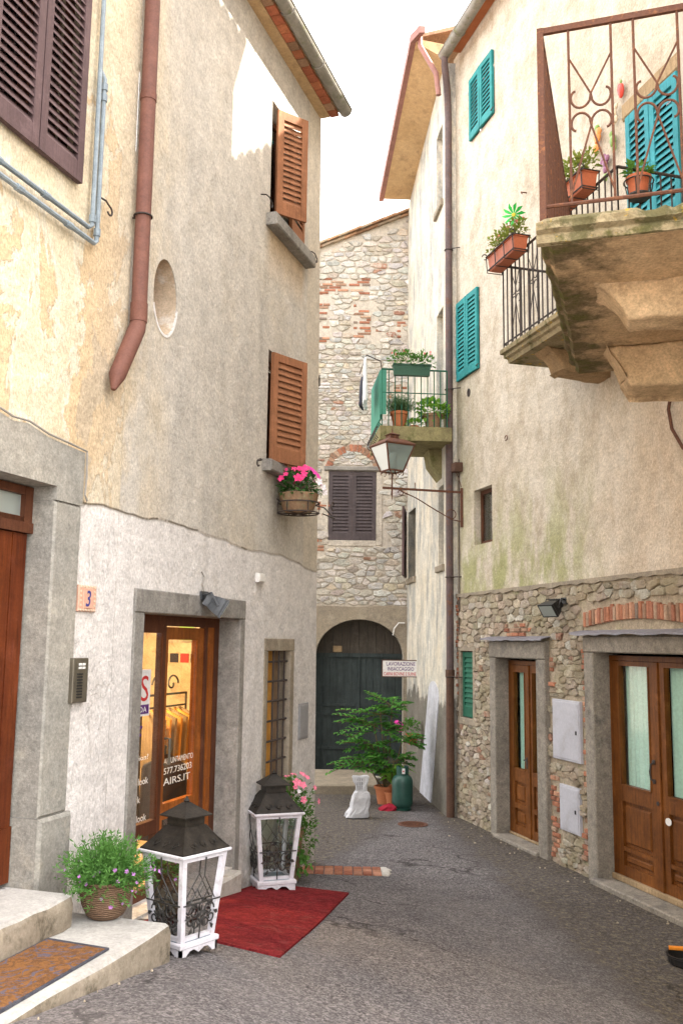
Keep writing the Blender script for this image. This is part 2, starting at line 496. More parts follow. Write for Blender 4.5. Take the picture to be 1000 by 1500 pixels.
M['soffit'] = mat_simple('ochre_soffit', (.60, .42, .235), (.50, .34, .18), 2.6, grain=.22, bump=.5, third=(.40, .27, .15))
M['door_red'] = mat_wood('varnished_red_wood', (.095, .021, .008), (.15, .038, .011), (.030, .008, .004), .45, .45)
M['door_brown'] = mat_wood('varnished_brown_wood', (.20, .070, .014), (.125, .042, .010), (.045, .015, .006), .45, .45)
M['shop_wood'] = mat_wood('shop_wood', (.36, .115, .02), (.24, .07, .015), (.10, .03, .009), .45)
M['dark_wood'] = mat_wood('dark_frame_wood', (.12, .045, .022), (.085, .032, .018), (.05, .02, .012), .55)
M['shut_orange'] = mat_wood('orange_brown_shutter', (.34, .150, .075), (.265, .115, .056), (.17, .075, .04), .7)
M['shut_purple'] = mat_wood('purple_brown_shutter', (.135, .088, .088), (.105, .068, .07), (.075, .05, .052), .65)
M['shut_grey'] = mat_wood('grey_violet_shutter', (.105, .085, .085), (.08, .065, .068), (.055, .045, .05), .7)
M['shut_teal'] = mat_wood('teal_shutter', (.03, .26, .26), (.025, .21, .215), (.02, .155, .165), .6)
M['shut_blue'] = mat_wood('turquoise_shutter', (.045, .30, .36), (.035, .24, .28), (.025, .17, .19), .6)
M['shut_green'] = mat_wood('dark_green_shutter', (.03, .14, .085), (.025, .11, .07), (.02, .08, .055), .6)
M['gate'] = mat_wood('grey_green_gate', (.042, .054, .055), (.060, .074, .074), (.024, .030, .032), .8, .4)
M['gate_top'] = mat_wood('weathered_gate_top', (.088, .075, .062), (.064, .056, .048), (.036, .032, .028), .8)
M['old_board'] = mat_wood('pale_boards', (.80, .42, .10), (.66, .31, .07), (.34, .16, .05), .7)
M['grey_board'] = mat_wood('grey_boards', (.34, .235, .15), (.27, .18, .115), (.17, .12, .08), .8)
M['lintel_wood'] = mat_wood('weathered_lintel', (.40, .29, .17), (.28, .2, .115), (.16, .115, .07), .9)
M['iron'] = mat_simple('rusty_iron', (.145, .06, .035), (.10, .045, .03), 14, .8, .3, .5, .3, third=(.22, .09, .04))
M['iron_dark'] = mat_simple('dark_iron', (.045, .038, .036), (.07, .05, .042), 14, .7, .3, .3, .35)
M['black_metal'] = mat_simple('black_metal', (.025, .024, .023), (.045, .04, .036), 9, .5, .3, .2, .4)
M['lantern_roof'] = mat_simple('bronzed_sheet', (.018, .015, .012), (.038, .031, .024), 7, .55, .35, .3, .4, metal=.4)
M['white_paint'] = mat_simple('white_painted_wood', (.66, .64, .67), (.58, .55, .59), 12, .6, .1, .3, .3, third=(.48, .45, .46))
M['pipe_brown'] = mat_simple('brown_painted_pipe', (.19, .082, .058), (.15, .064, .048), 6, .7, .2, .2, .3)
M['pipe_violet'] = mat_simple('violet_brown_pipe', (.14, .098, .094), (.105, .075, .072), 5, .7, .25, .2, .3, third=(.16, .08, .055))
M['pipe_rust'] = mat_simple('rust_brown_pipe', (.125, .066, .042), (.095, .05, .034), 6, .8, .3, .2, .3)
M['pipe_blue'] = mat_simple('blue_grey_pipe', (.26, .31, .34), (.20, .245, .28), 10, .6, .2, .2, .3)
M['gutter'] = mat_simple('zinc_gutter', (.30, .285, .255), (.22, .21, .175), 6, .6, .2, .2, .3, third=(.16, .17, .08))
M['gutter_red'] = mat_simple('red_brown_gutter', (.34, .165, .135), (.27, .13, .11), 6, .6, .2, .2, .3)
M['cable'] = mat_flat('grey_cable', (.28, .26, .23))
M['terracotta'] = mat_simple('terracotta', (.52, .19, .085), (.44, .15, .065), 7, .85, .18, .2)
M['terracotta_old'] = mat_simple('weathered_terracotta', (.36, .22, .13), (.27, .18, .11), 8, .9, .25, .3, third=(.25, .25, .14))
M['plastic_green'] = mat_flat('green_plastic', (.035, .10, .065), .5)
M['plastic_red'] = mat_flat('terracotta_plastic', (.46, .13, .06), .55)
M['plastic_black'] = mat_flat('black_plastic', (.02, .02, .02), .4)
M['plastic_orange'] = mat_flat('orange_plastic', (.75, .25, .02), .5)
M['plastic_white'] = mat_flat('white_plastic', (.72, .70, .66), .5)
M['bottle'] = mat_simple('green_bottle_paint', (.010, .055, .042), (.018, .075, .056), 8, .45, .2, .1, .5)
M['net'] = mat_flat('green_net', (.06, .24, .17), .8)
M['cloth_dark'] = mat_flat('dark_cloth', (.04, .042, .06), .9)
M['cloth_white'] = mat_flat('white_cloth', (.7, .72, .72), .9)
M['paper'] = mat_simple('white_sack_paper', (.62, .62, .63), (.52, .52, .54), 9, .8, .15, .5)
M['red_cloth'] = mat_flat('red_cloth', (.30, .012, .03), .9)
M['carpet'] = mat_simple('red_carpet', (.22, .026, .028), (.165, .019, .022), 3, .95, .55, 1.0, .05, third=(.20, .040, .038))
M['mat_brown'] = None
M['curtain'] = mat_flat('pale_green_curtain', (.55, .72, .66), .9)
M['flood_grey'] = mat_simple('dark_grey_cast_metal', (.045, .05, .056), (.075, .08, .088), 8, .4, .3, .2, .4)
M['panel'] = mat_simple('grey_painted_steel', (.46, .46, .50), (.40, .40, .44), 3, .55, .1, .2, .3, third=(.37, .36, .38))
M['panel_grey'] = mat_simple('dull_grey_steel', (.33, .325, .33), (.28, .275, .28), 4, .6, .12, .2, .3)
M['brass'] = mat_simple('brushed_intercom_plate', (.15, .13, .095), (.115, .10, .075), 5, .45, .15, .1, .4, metal=.4)
M['zinc'] = mat_simple('bent_lead_sheet', (.22, .21, .235), (.17, .16, .175), 5, .55, .2, .3, .35)
M['glass'] = mat_glass('clear_glass')
M['glass_door'] = mat_glass('door_glass', (.93, .97, .95), -.3, .05)
M['glass_shop'] = mat_glass('shop_glass', (.94, .92, .86), -.3, .03)
M['glass_frost'] = mat_glass('milky_lantern_glass', (.72, .82, .80), .0, .35)
_t = M['glass_frost'].node_tree; _df = _t.nodes.new('ShaderNodeBsdfDiffuse'); _df.inputs['Color'].default_value = (.30, .37, .35, 1); _mx = _t.nodes.new('ShaderNodeMixShader'); _mx.inputs[0].default_value = .55
_o = _t.nodes['Material Output']; _src = _o.inputs['Surface'].links[0].from_socket; _t.links.new(_src, _mx.inputs[1]); _t.links.new(_df.outputs[0], _mx.inputs[2]); _t.links.new(_mx.outputs[0], _o.inputs['Surface'])
M['dark'] = mat_flat('interior_shade', (.015, .013, .012), .95, .05)  # near-black, for flat panels whose colour stands for unlit interiors
M['room'] = mat_simple('cream_room_paint', (.56, .45, .31), (.42, .32, .20), 2.2, grain=.2, bump=0, third=(.26, .19, .12))
M['room_floor'] = mat_flat('room_floor', (.30, .19, .10), .6, .2)
M['ink_black'] = mat_flat('black_ink', (.02, .018, .03), .6)
M['ink_red'] = mat_flat('red_ink', (.52, .03, .03), .6)
M['ink_purple'] = mat_flat('purple_ink', (.10, .03, .16), .6)
M['ink_blue'] = mat_flat('blue_ink', (.05, .05, .22), .6)
M['ink_white'] = mat_flat('white_ink', (.82, .82, .80), .6)
M['whitewash'] = mat_simple('bluish_whitewash', (.60, .60, .64), (.50, .50, .54), 4, .9, .2, .5, third=(.42, .41, .42))
M['reveal_tan'] = mat_simple('tan_reveal_plaster', (.66, .54, .40), (.56, .44, .31), 3, grain=.25, third=(.70, .64, .55))
M['enamel'] = mat_flat('white_enamel', (.74, .72, .70), .45)
M['tile_cer'] = mat_flat('pink_ceramic', (.62, .36, .26), .35)
M['wicker'] = None
M['leaf_mid'] = mat_leaf('fresh_leaves', (.075, .19, .03), (.11, .26, .045), (.05, .13, .025))
M['leaf_dark'] = mat_leaf('dark_leaves', (.035, .11, .03), (.06, .16, .035), (.10, .22, .05))
M['leaf_plant'] = mat_leaf('shiny_frond_leaves', (.05, .19, .03), (.10, .31, .045), (.26, .52, .07), 5)
M['leaf_grey'] = mat_leaf('grey_green_needles', (.10, .18, .08), (.14, .24, .10), (.08, .15, .07))
M['leaf_lime'] = mat_leaf('lime_leaves', (.20, .40, .05), (.15, .33, .04), (.28, .46, .07))
M['leaf_bush'] = mat_leaf('bush_leaves', (.075, .20, .038), (.115, .27, .055), (.16, .34, .085))
M['leaf_dry'] = mat_leaf('yellow_green_leaves', (.24, .29, .05), (.16, .22, .04), (.34, .30, .08))
M['pink'] = mat_flat('pink_petals', (.78, .05, .22), .7)
M['magenta'] = mat_flat('magenta_petals', (.70, .06, .36), .7)
M['rose'] = mat_flat('rose_petals', (.80, .20, .30), .7)
M['petal_white'] = mat_flat('white_petals', (.82, .76, .78), .7)
M['lilac'] = mat_flat('lilac_petals', (.42, .18, .46), .7)
M['petal_red'] = mat_flat('dull_red_petals', (.55, .14, .12), .7)
M['pinwheel'] = mat_flat('green_foil', (.05, .55, .10), .4)
M['yellow'] = mat_flat('yellow_plastic', (.8, .65, .06), .5)
M['cer_red'] = mat_flat('red_ceramic', (.55, .05, .03), .35)
M['cer_orange'] = mat_flat('orange_ceramic', (.72, .28, .07), .35)
M['cer_green'] = mat_flat('green_ceramic', (.20, .32, .07), .35)
M['cer_purple'] = mat_flat('purple_ceramic', (.26, .10, .18), .35)
M['cer_cream'] = mat_flat('cream_ceramic', (.60, .50, .36), .35)
M['stem'] = mat_flat('plant_stem', (.13, .10, .05), .9)
M['soil'] = mat_flat('potting_soil', (.05, .035, .025), .95)

t = NT('woven_doormat', .95, .05)
vv = t.n('TexVoronoi'); vv.inputs['Scale'].default_value = 16; t.l(t.co(), vv.inputs['Vector'])
wv = t.noise(14, 3, .6, t.co(), 2.5)
cc = t.mix(t.ramp(wv, .44, .56), (.22, .105, .04), (.14, .07, .034))
cc = t.mix(t.math('MULTIPLY', t.ramp(t.noise(9, 3, .6, t.co(), 3), .52, .60), .8), cc, (.10, .10, .14))
cc = t.vary(cc, t.noise(140, 2, .7), .7, 1.25)
t.bump(t.noise(120, 3, .7), .6, .01)
M['mat_brown'] = t.out(cc)
M['mat_edge'] = mat_simple('slate_blue_border', (.085, .085, .10), (.065, .065, .08), 8, .95, .25, .5, .05)
t = NT('woven_wicker', .85, .2)
bn = t.n('TexWave'); bn.wave_type = 'BANDS'; bn.bands_direction = 'Z'; bn.inputs['Scale'].default_value = 28; bn.inputs['Distortion'].default_value = 4; bn.inputs['Detail'].default_value = 3
t.l(t.co(), bn.inputs['Vector'])
cc = t.mix(t.ramp(bn.outputs['Fac'], .3, .7), (.11, .065, .04), (.24, .15, .095))
cc = t.vary(cc, t.noise(50, 4, .7), .7, 1.25)
t.bump(bn.outputs['Fac'], .7, .012)
M['wicker'] = t.out(cc)

# step stone: pale worn treads, dirty tan risers
t = NT('tread_and_riser_stone', .9, .2)
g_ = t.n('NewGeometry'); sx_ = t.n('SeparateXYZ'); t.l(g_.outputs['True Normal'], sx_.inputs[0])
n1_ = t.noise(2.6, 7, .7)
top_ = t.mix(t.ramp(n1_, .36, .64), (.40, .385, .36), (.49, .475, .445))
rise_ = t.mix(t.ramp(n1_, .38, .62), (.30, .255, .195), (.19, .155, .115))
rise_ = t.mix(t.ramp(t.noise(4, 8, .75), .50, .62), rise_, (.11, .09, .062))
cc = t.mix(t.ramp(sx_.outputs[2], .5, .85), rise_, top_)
cc = t.vary(cc, t.noise(45, 4, .75), .72, 1.15); cc = t.vary(cc, t.noise(9, 6, .7), .78, 1.12)
t.bump(t.math('ADD', n1_, t.noise(40, 5, .75)), .6, .012)
M['tread'] = t.out(cc)
# balcony underside: damp moss and soot along its outer edge
t = NT('damp_balcony_stone', .92, .15)
g_ = t.n('NewGeometry'); vm_ = t.n('VectorMath', operation='DOT_PRODUCT'); t.l(g_.outputs['Position'], vm_.inputs[0]); vm_.inputs[1].default_value = (*W.n, 0)
off_ = t.math('SUBTRACT', vm_.outputs['Value'], W.o[0] * W.n[0] + W.o[1] * W.n[1])
n1_ = t.noise(1.7, 7, .7)
cc = t.mix(t.ramp(n1_, .36, .64), (.70, .51, .31), (.54, .38, .22))
mk_ = t.math('ADD', off_, t.ramp(t.noise(2.3, 8, .72), .3, .7, -.32, .32))
cc = t.mix(t.ramp(mk_, .62, .86, 0, .9), cc, (.13, .10, .055))
cc = t.mix(t.math('MULTIPLY', t.ramp(mk_, .80, 1.0), t.ramp(t.noise(3.1, 7, .7), .42, .58)), cc, (.115, .12, .03))
cc = t.vary(cc, t.noise(45, 4, .75), .62, 1.25); cc = t.vary(cc, t.noise(12, 6, .7), .72, 1.15)
t.bump(t.math('ADD', n1_, t.noise(30, 6, .75)), .8, .02)
M['balcony_damp'] = t.out(cc)
# weathered lip with lichen spots
t = NT('lichen_spotted_stone', .92, .15)
n1_ = t.noise(4, 8, .72)
cc = t.mix(t.ramp(n1_, .38, .62), (.46, .38, .24), (.30, .245, .14))
cc = t.mix(t.ramp(t.noise(7, 7, .7), .54, .64), cc, (.16, .15, .06))
cc = t.mix(t.ramp(t.noise(8.5, 6, .7, t.co('Object', (1.01, 1, 1.2))), .60, .63), cc, (.66, .42, .06))
cc = t.mix(t.ramp(t.noise(3.3, 8, .75), .52, .60, 0, .8), cc, (.12, .115, .05))
cc = t.vary(cc, t.noise(50, 4, .75), .65, 1.2)
t.bump(t.math('ADD', n1_, t.noise(35, 6, .75)), 1.0, .025)
M['ledge'] = t.out(cc)
# ------------------------------------------------------------------ wall builders
def rect(s0, s1, z0, z1, d=.2):
    return dict(s0=s0, s1=s1, lo=lambda s: z0, hi=lambda s: z1, d=d, n=1)
def arch(s0, s1, z0, zs, r, d=.2):
    c, h = (s0 + s1) / 2, (s1 - s0) / 2
    return dict(s0=s0, s1=s1, lo=lambda s: z0, hi=lambda s: zs + r * math.sqrt(max(0, 1 - ((s - c) / h) ** 2)), d=d, n=20)
def oval(sc, zc, a, b, d=.2):
    f = lambda s: b * math.sqrt(max(0, 1 - ((s - sc) / a) ** 2))
    return dict(s0=sc - a, s1=sc + a, lo=lambda s: zc - f(s), hi=lambda s: zc + f(s), d=d, n=24)

def hole_cuts(h):
    if h['n'] == 1: return [h['s0'], h['s1']]
    c, a = (h['s0'] + h['s1']) / 2, (h['s1'] - h['s0']) / 2
    return [c - a * math.cos(math.pi * i / h['n']) for i in range(h['n'] + 1)]

def wall(mb, F, s0, s1, zb, zt, holes=(), lean=None, reveal=None):
    zt_ = zt if callable(zt) else (lambda s: zt)
    lean = lean or (lambda s, z: s)
    cuts = {s0, s1}
    for h in holes: cuts.update(c for c in hole_cuts(h) if s0 <= c <= s1)
    x = math.ceil(s0)
    while x < s1: cuts.add(float(x)); x += 1
    cuts = sorted(cuts)
    def q(m, a, la, ha, b, lb, hb):
        if ha - la < 1e-5 and hb - lb < 1e-5: return
        m.face([F.P(lean(a, la), 0, la), F.P(lean(b, lb), 0, lb), F.P(lean(b, hb), 0, hb), F.P(lean(a, ha), 0, ha)],
               [(a, la), (b, lb), (b, hb), (a, ha)])
    for a, b in zip(cuts, cuts[1:]):
        if b - a < 1e-6: continue
        m_ = (a + b) / 2
        act = sorted([h for h in holes if h['s0'] < m_ < h['s1']], key=lambda h: h['lo'](m_))
        la, lb = zb, zb
        for h in act:
            q(mb, a, la, h['lo'](a), b, lb, h['lo'](b))
            la, lb = h['hi'](a), h['hi'](b)
        q(mb, a, la, zt_(a), b, lb, zt_(b))
    rv = reveal or mb
    for h in holes:
        c = [x for x in hole_cuts(h)]
        d = h['d']
        for a, b in zip(c, c[1:]):
            for g in (h['lo'], h['hi']):
                rv.face([F.P(a, 0, g(a)), F.P(b, 0, g(b)), F.P(b, -d, g(b)), F.P(a, -d, g(a))],
                        [(a, g(a)), (b, g(b)), (b, g(b) + d), (a, g(a) + d)])
        for s in (c[0], c[-1]):
            lo, hi = h['lo'](s), h['hi'](s)
            if hi - lo > 1e-4:
                rv.face([F.P(s, 0, lo), F.P(s, 0, hi), F.P(s, -d, hi), F.P(s, -d, lo)], [(s, lo), (s, hi), (s + d, hi), (s + d, lo)])

def shell(mb, F, s0, s1, depth, z0, z1):
    """the unseen back, sides and flat top that close a house off behind its street wall"""
    p = lambda s, o, z: F.P(s, o, z)
    for a in (s0, s1):
        mb.face([p(a, 0, z0), p(a, -depth, z0), p(a, -depth, z1), p(a, 0, z1)], [(0, z0), (depth, z0), (depth, z1), (0, z1)])
    mb.face([p(s0, -depth, z0), p(s1, -depth, z0), p(s1, -depth, z1), p(s0, -depth, z1)], [(s0, z0), (s1, z0), (s1, z1), (s0, z1)])
    mb.face([p(s0, 0, z1), p(s1, 0, z1), p(s1, -depth, z1), p(s0, -depth, z1)], [(s0, z1)] * 4)

def clip_half(poly, px, py, nx, ny):
    out = []
    for i in range(len(poly)):
        a, b = poly[i - 1], poly[i]
        da = (a[0] - px) * nx + (a[1] - py) * ny; db = (b[0] - px) * nx + (b[1] - py) * ny
        if (da < 0) != (db < 0):
            k = da / (da - db); out.append((a[0] + (b[0] - a[0]) * k, a[1] + (b[1] - a[1]) * k))
        if db <= 0: out.append(b)
    return out

def rubble(mb, F, s0, s1, z0, z1, cols, keep=lambda s, z: True, rows=(.09, .2), wid=(.13, .42), h=.03, seed=1, mort=.011):
    """random-rubble masonry: each stone a rough polygon with rounded arrises standing out of the mortar"""
    rnd = random.Random(seed); K = 2.0
    pts = []
    z = z0
    while z < z1:
        rh = rnd.uniform(*rows)
        s = s0 - rnd.random() * .2
        while s < s1:
            w = rnd.uniform(*wid) * (.7 + rh * 3)
            if rnd.random() < .2: w *= .5
            if w > .2 and rh > .15 and rnd.random() < .3:
                pts.append((s + w / 2, z + rh * .25)); pts.append((s + w / 2 + rnd.uniform(-.03, .03), z + rh * .78))
            else:
                pts.append((s + w / 2 + rnd.uniform(-.03, .03), z + rh / 2 + rnd.uniform(-.3, .3) * rh))
            s += w
        z += rh
    P = np.array(pts) * np.array([1, K])
    for i in range(len(P)):
        c0 = pts[i]
        if not (s0 <= c0[0] <= s1 and z0 <= c0[1] <= z1) or not keep(*c0): continue
        d = np.hypot(P[:, 0] - P[i, 0], P[:, 1] - P[i, 1])
        near = np.argsort(d)[1:18]
        poly = [(P[i, 0] - .5, P[i, 1] - .5), (P[i, 0] + .5, P[i, 1] - .5), (P[i, 0] + .5, P[i, 1] + .5), (P[i, 0] - .5, P[i, 1] + .5)]
        for j in near:
            nx, ny = P[j, 0] - P[i, 0], P[j, 1] - P[i, 1]
            poly = clip_half(poly, (P[i, 0] + P[j, 0]) / 2, (P[i, 1] + P[j, 1]) / 2, nx, ny)
            if len(poly) < 3: break
        if len(poly) < 3: continue
        poly = [(min(max(x, s0), s1), min(max(y / K, z0), z1)) for x, y in poly]
        cx = sum(p[0] for p in poly) / len(poly); cz = sum(p[1] for p in poly) / len(poly)
        rr = max(.03, min(max(abs(p[0] - cx) for p in poly), .3)); rz = max(.025, min(max(abs(p[1] - cz) for p in poly), .2))
        kx = max(.5, 1 - mort * rnd.uniform(.6, 1.9) / rr); kz = max(.5, 1 - mort * rnd.uniform(.6, 1.9) / rz)
        poly = [(cx + (p[0] - cx) * kx, cz + (p[1] - cz) * kz) for p in poly]
        q = []
        for a, b in zip(poly, poly[1:] + poly[:1]):       # knock off the corners, ragged edges
            if math.hypot(a[0] - b[0], a[1] - b[1]) < .02: q.append(((a[0] + b[0]) / 2, (a[1] + b[1]) / 2)); continue
            for k_ in (.12, .5, .88):
                q.append((a[0] * (1 - k_) + b[0] * k_ + rnd.uniform(-.008, .008), a[1] * (1 - k_) + b[1] * k_ + rnd.uniform(-.007, .007)))
        hh = h * rnd.uniform(.5, 1.25)
        tx, tz = rnd.uniform(-.04, .04), rnd.uniform(-.06, .06)
        def ring(k, o):
            return [F.P(cx + (x - cx) * k, o + ((x - cx) * tx + (y - cz) * tz) * (1 if o > 0 else 0) + rnd.uniform(-.003, .003), cz + (y - cz) * k) for x, y in q]
        c = rnd.choices([c_[0] for c_ in cols], [c_[1] for c_ in cols])[0]
        v = rnd.uniform(.78, 1.15)
        mb.col = tuple(min(1, c[k] * v * rnd.uniform(.96, 1.04)) for k in range(3))
        rs = [ring(1, -.012), ring(.99, hh * .6), ring(.93, hh * .9), ring(.6, hh)]
        mb.loft(rs, caps=False)
        mb.face(rs[-1])
    mb.col = (1, 1, 1)

BRICKS = [((.46, .20, .12), 3), ((.41, .18, .115), 2), ((.52, .28, .18), 2), ((.40, .25, .17), 1.5), ((.55, .38, .27), 1.5), ((.33, .26, .21), .8)]
def one_brick(mb, T_, x0, x1, y0, y1, z0, z1, rnd, cols=BRICKS):
    c = rnd.choices([q[0] for q in cols], [q[1] for q in cols])[0]; v = rnd.uniform(.75, 1.15)
    mb.col = tuple(k * v for k in c)
    mb.bevbox(T_, x0, x1, y0, y1, z0, z1, min(.006, (z1 - z0) / 4)); mb.col = (1, 1, 1)
def bricks(mb, F, s0, s1, z0, z1, seed=1, prob=1., h=.02, bl=.25, bh=.055):
    rnd = random.Random(seed); z = z0; k = 0
    while z < z1 - .02:
        s = s0 - (bl / 2 if k % 2 else 0) - rnd.random() * .05
        while s < s1:
            a, b = max(s, s0), min(s + bl * rnd.uniform(.8, 1.05), s1)
            if b - a > .04 and rnd.random() < prob:
                one_brick(mb, F.P, a, b - .012, -.01, h * rnd.uniform(.6, 1.3), z, z + bh - .011, rnd)
            s += bl
        z += bh; k += 1

def louvre(mb, T_, w, h, th=.035, stile=.07, rails=(.09, .13), n=None, pitch=.062, mid=None, tilt=.55):
    """one shutter leaf: stiles, rails and sloping slats, all one joined piece of joinery"""
    mb.box(T_, 0, stile, 0, th, 0, h); mb.box(T_, w - stile, w, 0, th, 0, h)
    mb.box(T_, stile, w - stile, .002, th - .002, 0, rails[1]); mb.box(T_, stile, w - stile, .002, th - .002, h - rails[0], h)
    zs = [(rails[1], h - rails[0])]
    if mid:
        mb.box(T_, stile, w - stile, .002, th - .002, mid, mid + .07)
        zs = [(rails[1], mid), (mid + .07, h - rails[0])]
    for za, zb in zs:
        k = max(2, round((zb - za) / pitch)); p = (zb - za) / k
        for i in range(k):
            z = za + p * (i + .5); dz = p * tilt
            y0, y1 = .004, th - .003
            a = [T_(stile - .003, y0, z + dz - .004), T_(stile - .003, y1, z - dz), T_(stile - .003, y1, z - dz + .008), T_(stile - .003, y0, z + dz + .004)]
            b = [T_(w - stile + .003, y0, z + dz - .004), T_(w - stile + .003, y1, z - dz), T_(w - stile + .003, y1, z - dz + .008), T_(w - stile + .003, y0, z + dz + .004)]
            mb.loft([a, b])

def door_leaf(mb, T_, w, h, th, glass, panels, stile=.11):
    """framed leaf: stiles, rails, raised lower panels; glass is (z0, z1), left open"""
    gz0, gz1 = glass
    mb.box(T_, 0, stile, 0, th, 0, h); mb.box(T_, w - stile, w, 0, th, 0, h)
    x0, x1 = stile, w - stile
    mb.box(T_, x0, x1, .001, th - .001, gz1, h)
    mb.box(T_, x0, x1, .001, th - .001, gz0 - .10, gz0)
    mb.box(T_, x0, x1, .001, th - .001, 0, panels[0][0])
    for i, (a, b) in enumerate(panels):
        mb.box(T_, x0, x1, .006, th * .45, a, b)
        mb.bevbox(T_, x0 + .035, x1 - .035, th * .3, th - .006, a + .04, b - .04, .012)
        top = panels[i + 1][0] if i + 1 < len(panels) else gz0 - .10
        if top - b > .005: mb.box(T_, x0, x1, .001, th - .001, b, top)

def text_mesh(name, body, mat, T_, height, parent=None, origin=(0, 0, 0), width=None, shear=0, spacing=1.0, align='LEFT', bold=.0, depth=.0015):
    cu = bpy.data.curves.new(name, 'FONT'); cu.body = body; cu.size = 1; cu.shear = shear; cu.space_character = spacing
    cu.align_x = align; cu.offset = bold; cu.resolution_u = 3
    o = bpy.data.objects.new(name, cu); col.objects.link(o)
    me = bpy.data.meshes.new_from_object(o.evaluated_get(bpy.context.evaluated_depsgraph_get()))
    bpy.data.objects.remove(o); bpy.data.curves.remove(cu)
    xs = [v.co.x for v in me.vertices]; ys = [v.co.y for v in me.vertices]
    x0, x1, y0, y1 = min(xs), max(xs), min(ys), max(ys)
    ky = height / (y1 - y0); kx = (width / (x1 - x0)) if width else ky
    mb = MB()
    for p in me.polygons:
        q = [me.vertices[i].co for i in p.vertices]
        mb.face([T_((v.x - x0) * kx, depth, (v.y - y0) * ky) for v in q])
    bpy.data.meshes.remove(me)
    return mb.build(name, mat, parent, origin)

def soften(o, w=.025, jit=.012, seed=0):
    """round off and roughen a block of old stone"""
    bm = bmesh.new(); bm.from_mesh(o.data); bmesh.ops.remove_doubles(bm, verts=bm.verts, dist=1e-5)
    bmesh.ops.bevel(bm, geom=list(bm.edges), offset=w, segments=2, affect='EDGES', profile=.6)
    for k in range(2):
        bmesh.ops.subdivide_edges(bm, edges=[e for e in bm.edges if e.calc_length() > .05], cuts=2, use_grid_fill=True)
    bmesh.ops.triangulate(bm, faces=bm.faces)
    for v in bm.verts:
        p = v.co + o.location
        v.co += Vector((mnoise.noise(p * 5 + Vector((seed, 0, 0))), mnoise.noise(p * 5 + Vector((0, 7 + seed, 0))), mnoise.noise(p * 6 + Vector((0, 0, 13 + seed))))) * jit
        v.co += v.normal * mnoise.noise(p * 18) * jit * .5
    bm.to_mesh(o.data); bm.free(); o.data.polygons.foreach_set('use_smooth', [True] * len(o.data.polygons))
    return o
# ------------------------------------------------------------------ ground
def axis(a, b, fine0, fine1, step):
    v = list(np.arange(fine0, fine1, step)); g = step
    x = fine1
    while x < b: v.append(x); g *= 1.35; x += g
    v.append(b); g = step; x = fine0
    while x > a: g *= 1.35; x -= g; v.append(max(x, a))
    return sorted(set(round(q, 4) for q in v))
xs, ys = axis(-400, 400, -4, 5, .18), axis(-200, 900, 2, 18, .18)
mb = MB()
def gz(x, y): return rise(x, y) + .006 * mnoise.noise(Vector((x * .9, y * .9, 0)))
mb.v = [(x, y, gz(x, y) if abs(x) < 8 and abs(y) < 25 else rise(x, y)) for y in ys for x in xs]
nx = len(xs)
for j in range(len(ys) - 1):
    for i in range(nx - 1):
        mb.f.append((j * nx + i, j * nx + i + 1, (j + 1) * nx + i + 1, (j + 1) * nx + i)); mb.uv.append(None); mb.c.append((1, 1, 1)); mb.m.append(0)
structure(mb.build('street', M['asphalt'], smooth=True))

# ------------------------------------------------------------------ left: grey house with the shop
GREY_S0 = -4.215
lean = lambda s, z: s - .021 * z * max(0, min(1, (s + 1.0)))
o_g = L.P(-2.1, -1.5, 0)
shop_house = thing('shop_house', 'grey plastered house with the shop doorway, oval window and orange brown shutters', 'house', o_g)
mb = MB()
H_shop = rect(-3.838, -2.127, .42, 2.558, .30)
H_bar = rect(-1.458, -.842, .942, 2.273, .14)
H_mid = rect(-1.60, -.60, 4.10, 5.22, .22)
H_up = rect(-1.66, -.66, 6.58, 7.84, .22)
H_oval = oval(-3.69, 4.99, .185, .30, .30)
wall(mb, L, GREY_S0, 0, -.4, 8.46, [H_shop, H_bar, H_mid, H_up, H_oval], lean)
shell_z = 8.46
for a, b in (((0, 0), (-.178, 8.46)),):
    mb.face([L.P(0, 0, -.4), L.P(0, -7, -.4), L.P(-.178, -7, 8.46), L.P(-.178, 0, 8.46)], [(-.3, -.4), (6.7, -.4), (6.7, 8.46), (-.3, 8.46)])
mb.face([L.P(GREY_S0, -7, -.4), L.P(0, -7, -.4), L.P(0, -7, 8.4), L.P(GREY_S0, -7, 8.4)], [(-4, -.4), (0, -.4), (0, 8), (-4, 8)])
mb.build('wall', M['left_grey'], shop_house, o_g)
mb = MB(); mb.box(L.P, GREY_S0, -.18, -.36, .110, 8.475, 8.52); mb.box(L.P, GREY_S0, -.18, .0, .240, 8.522, 8.56)
mb.build('soffit', M['soffit'], shop_house, o_g)
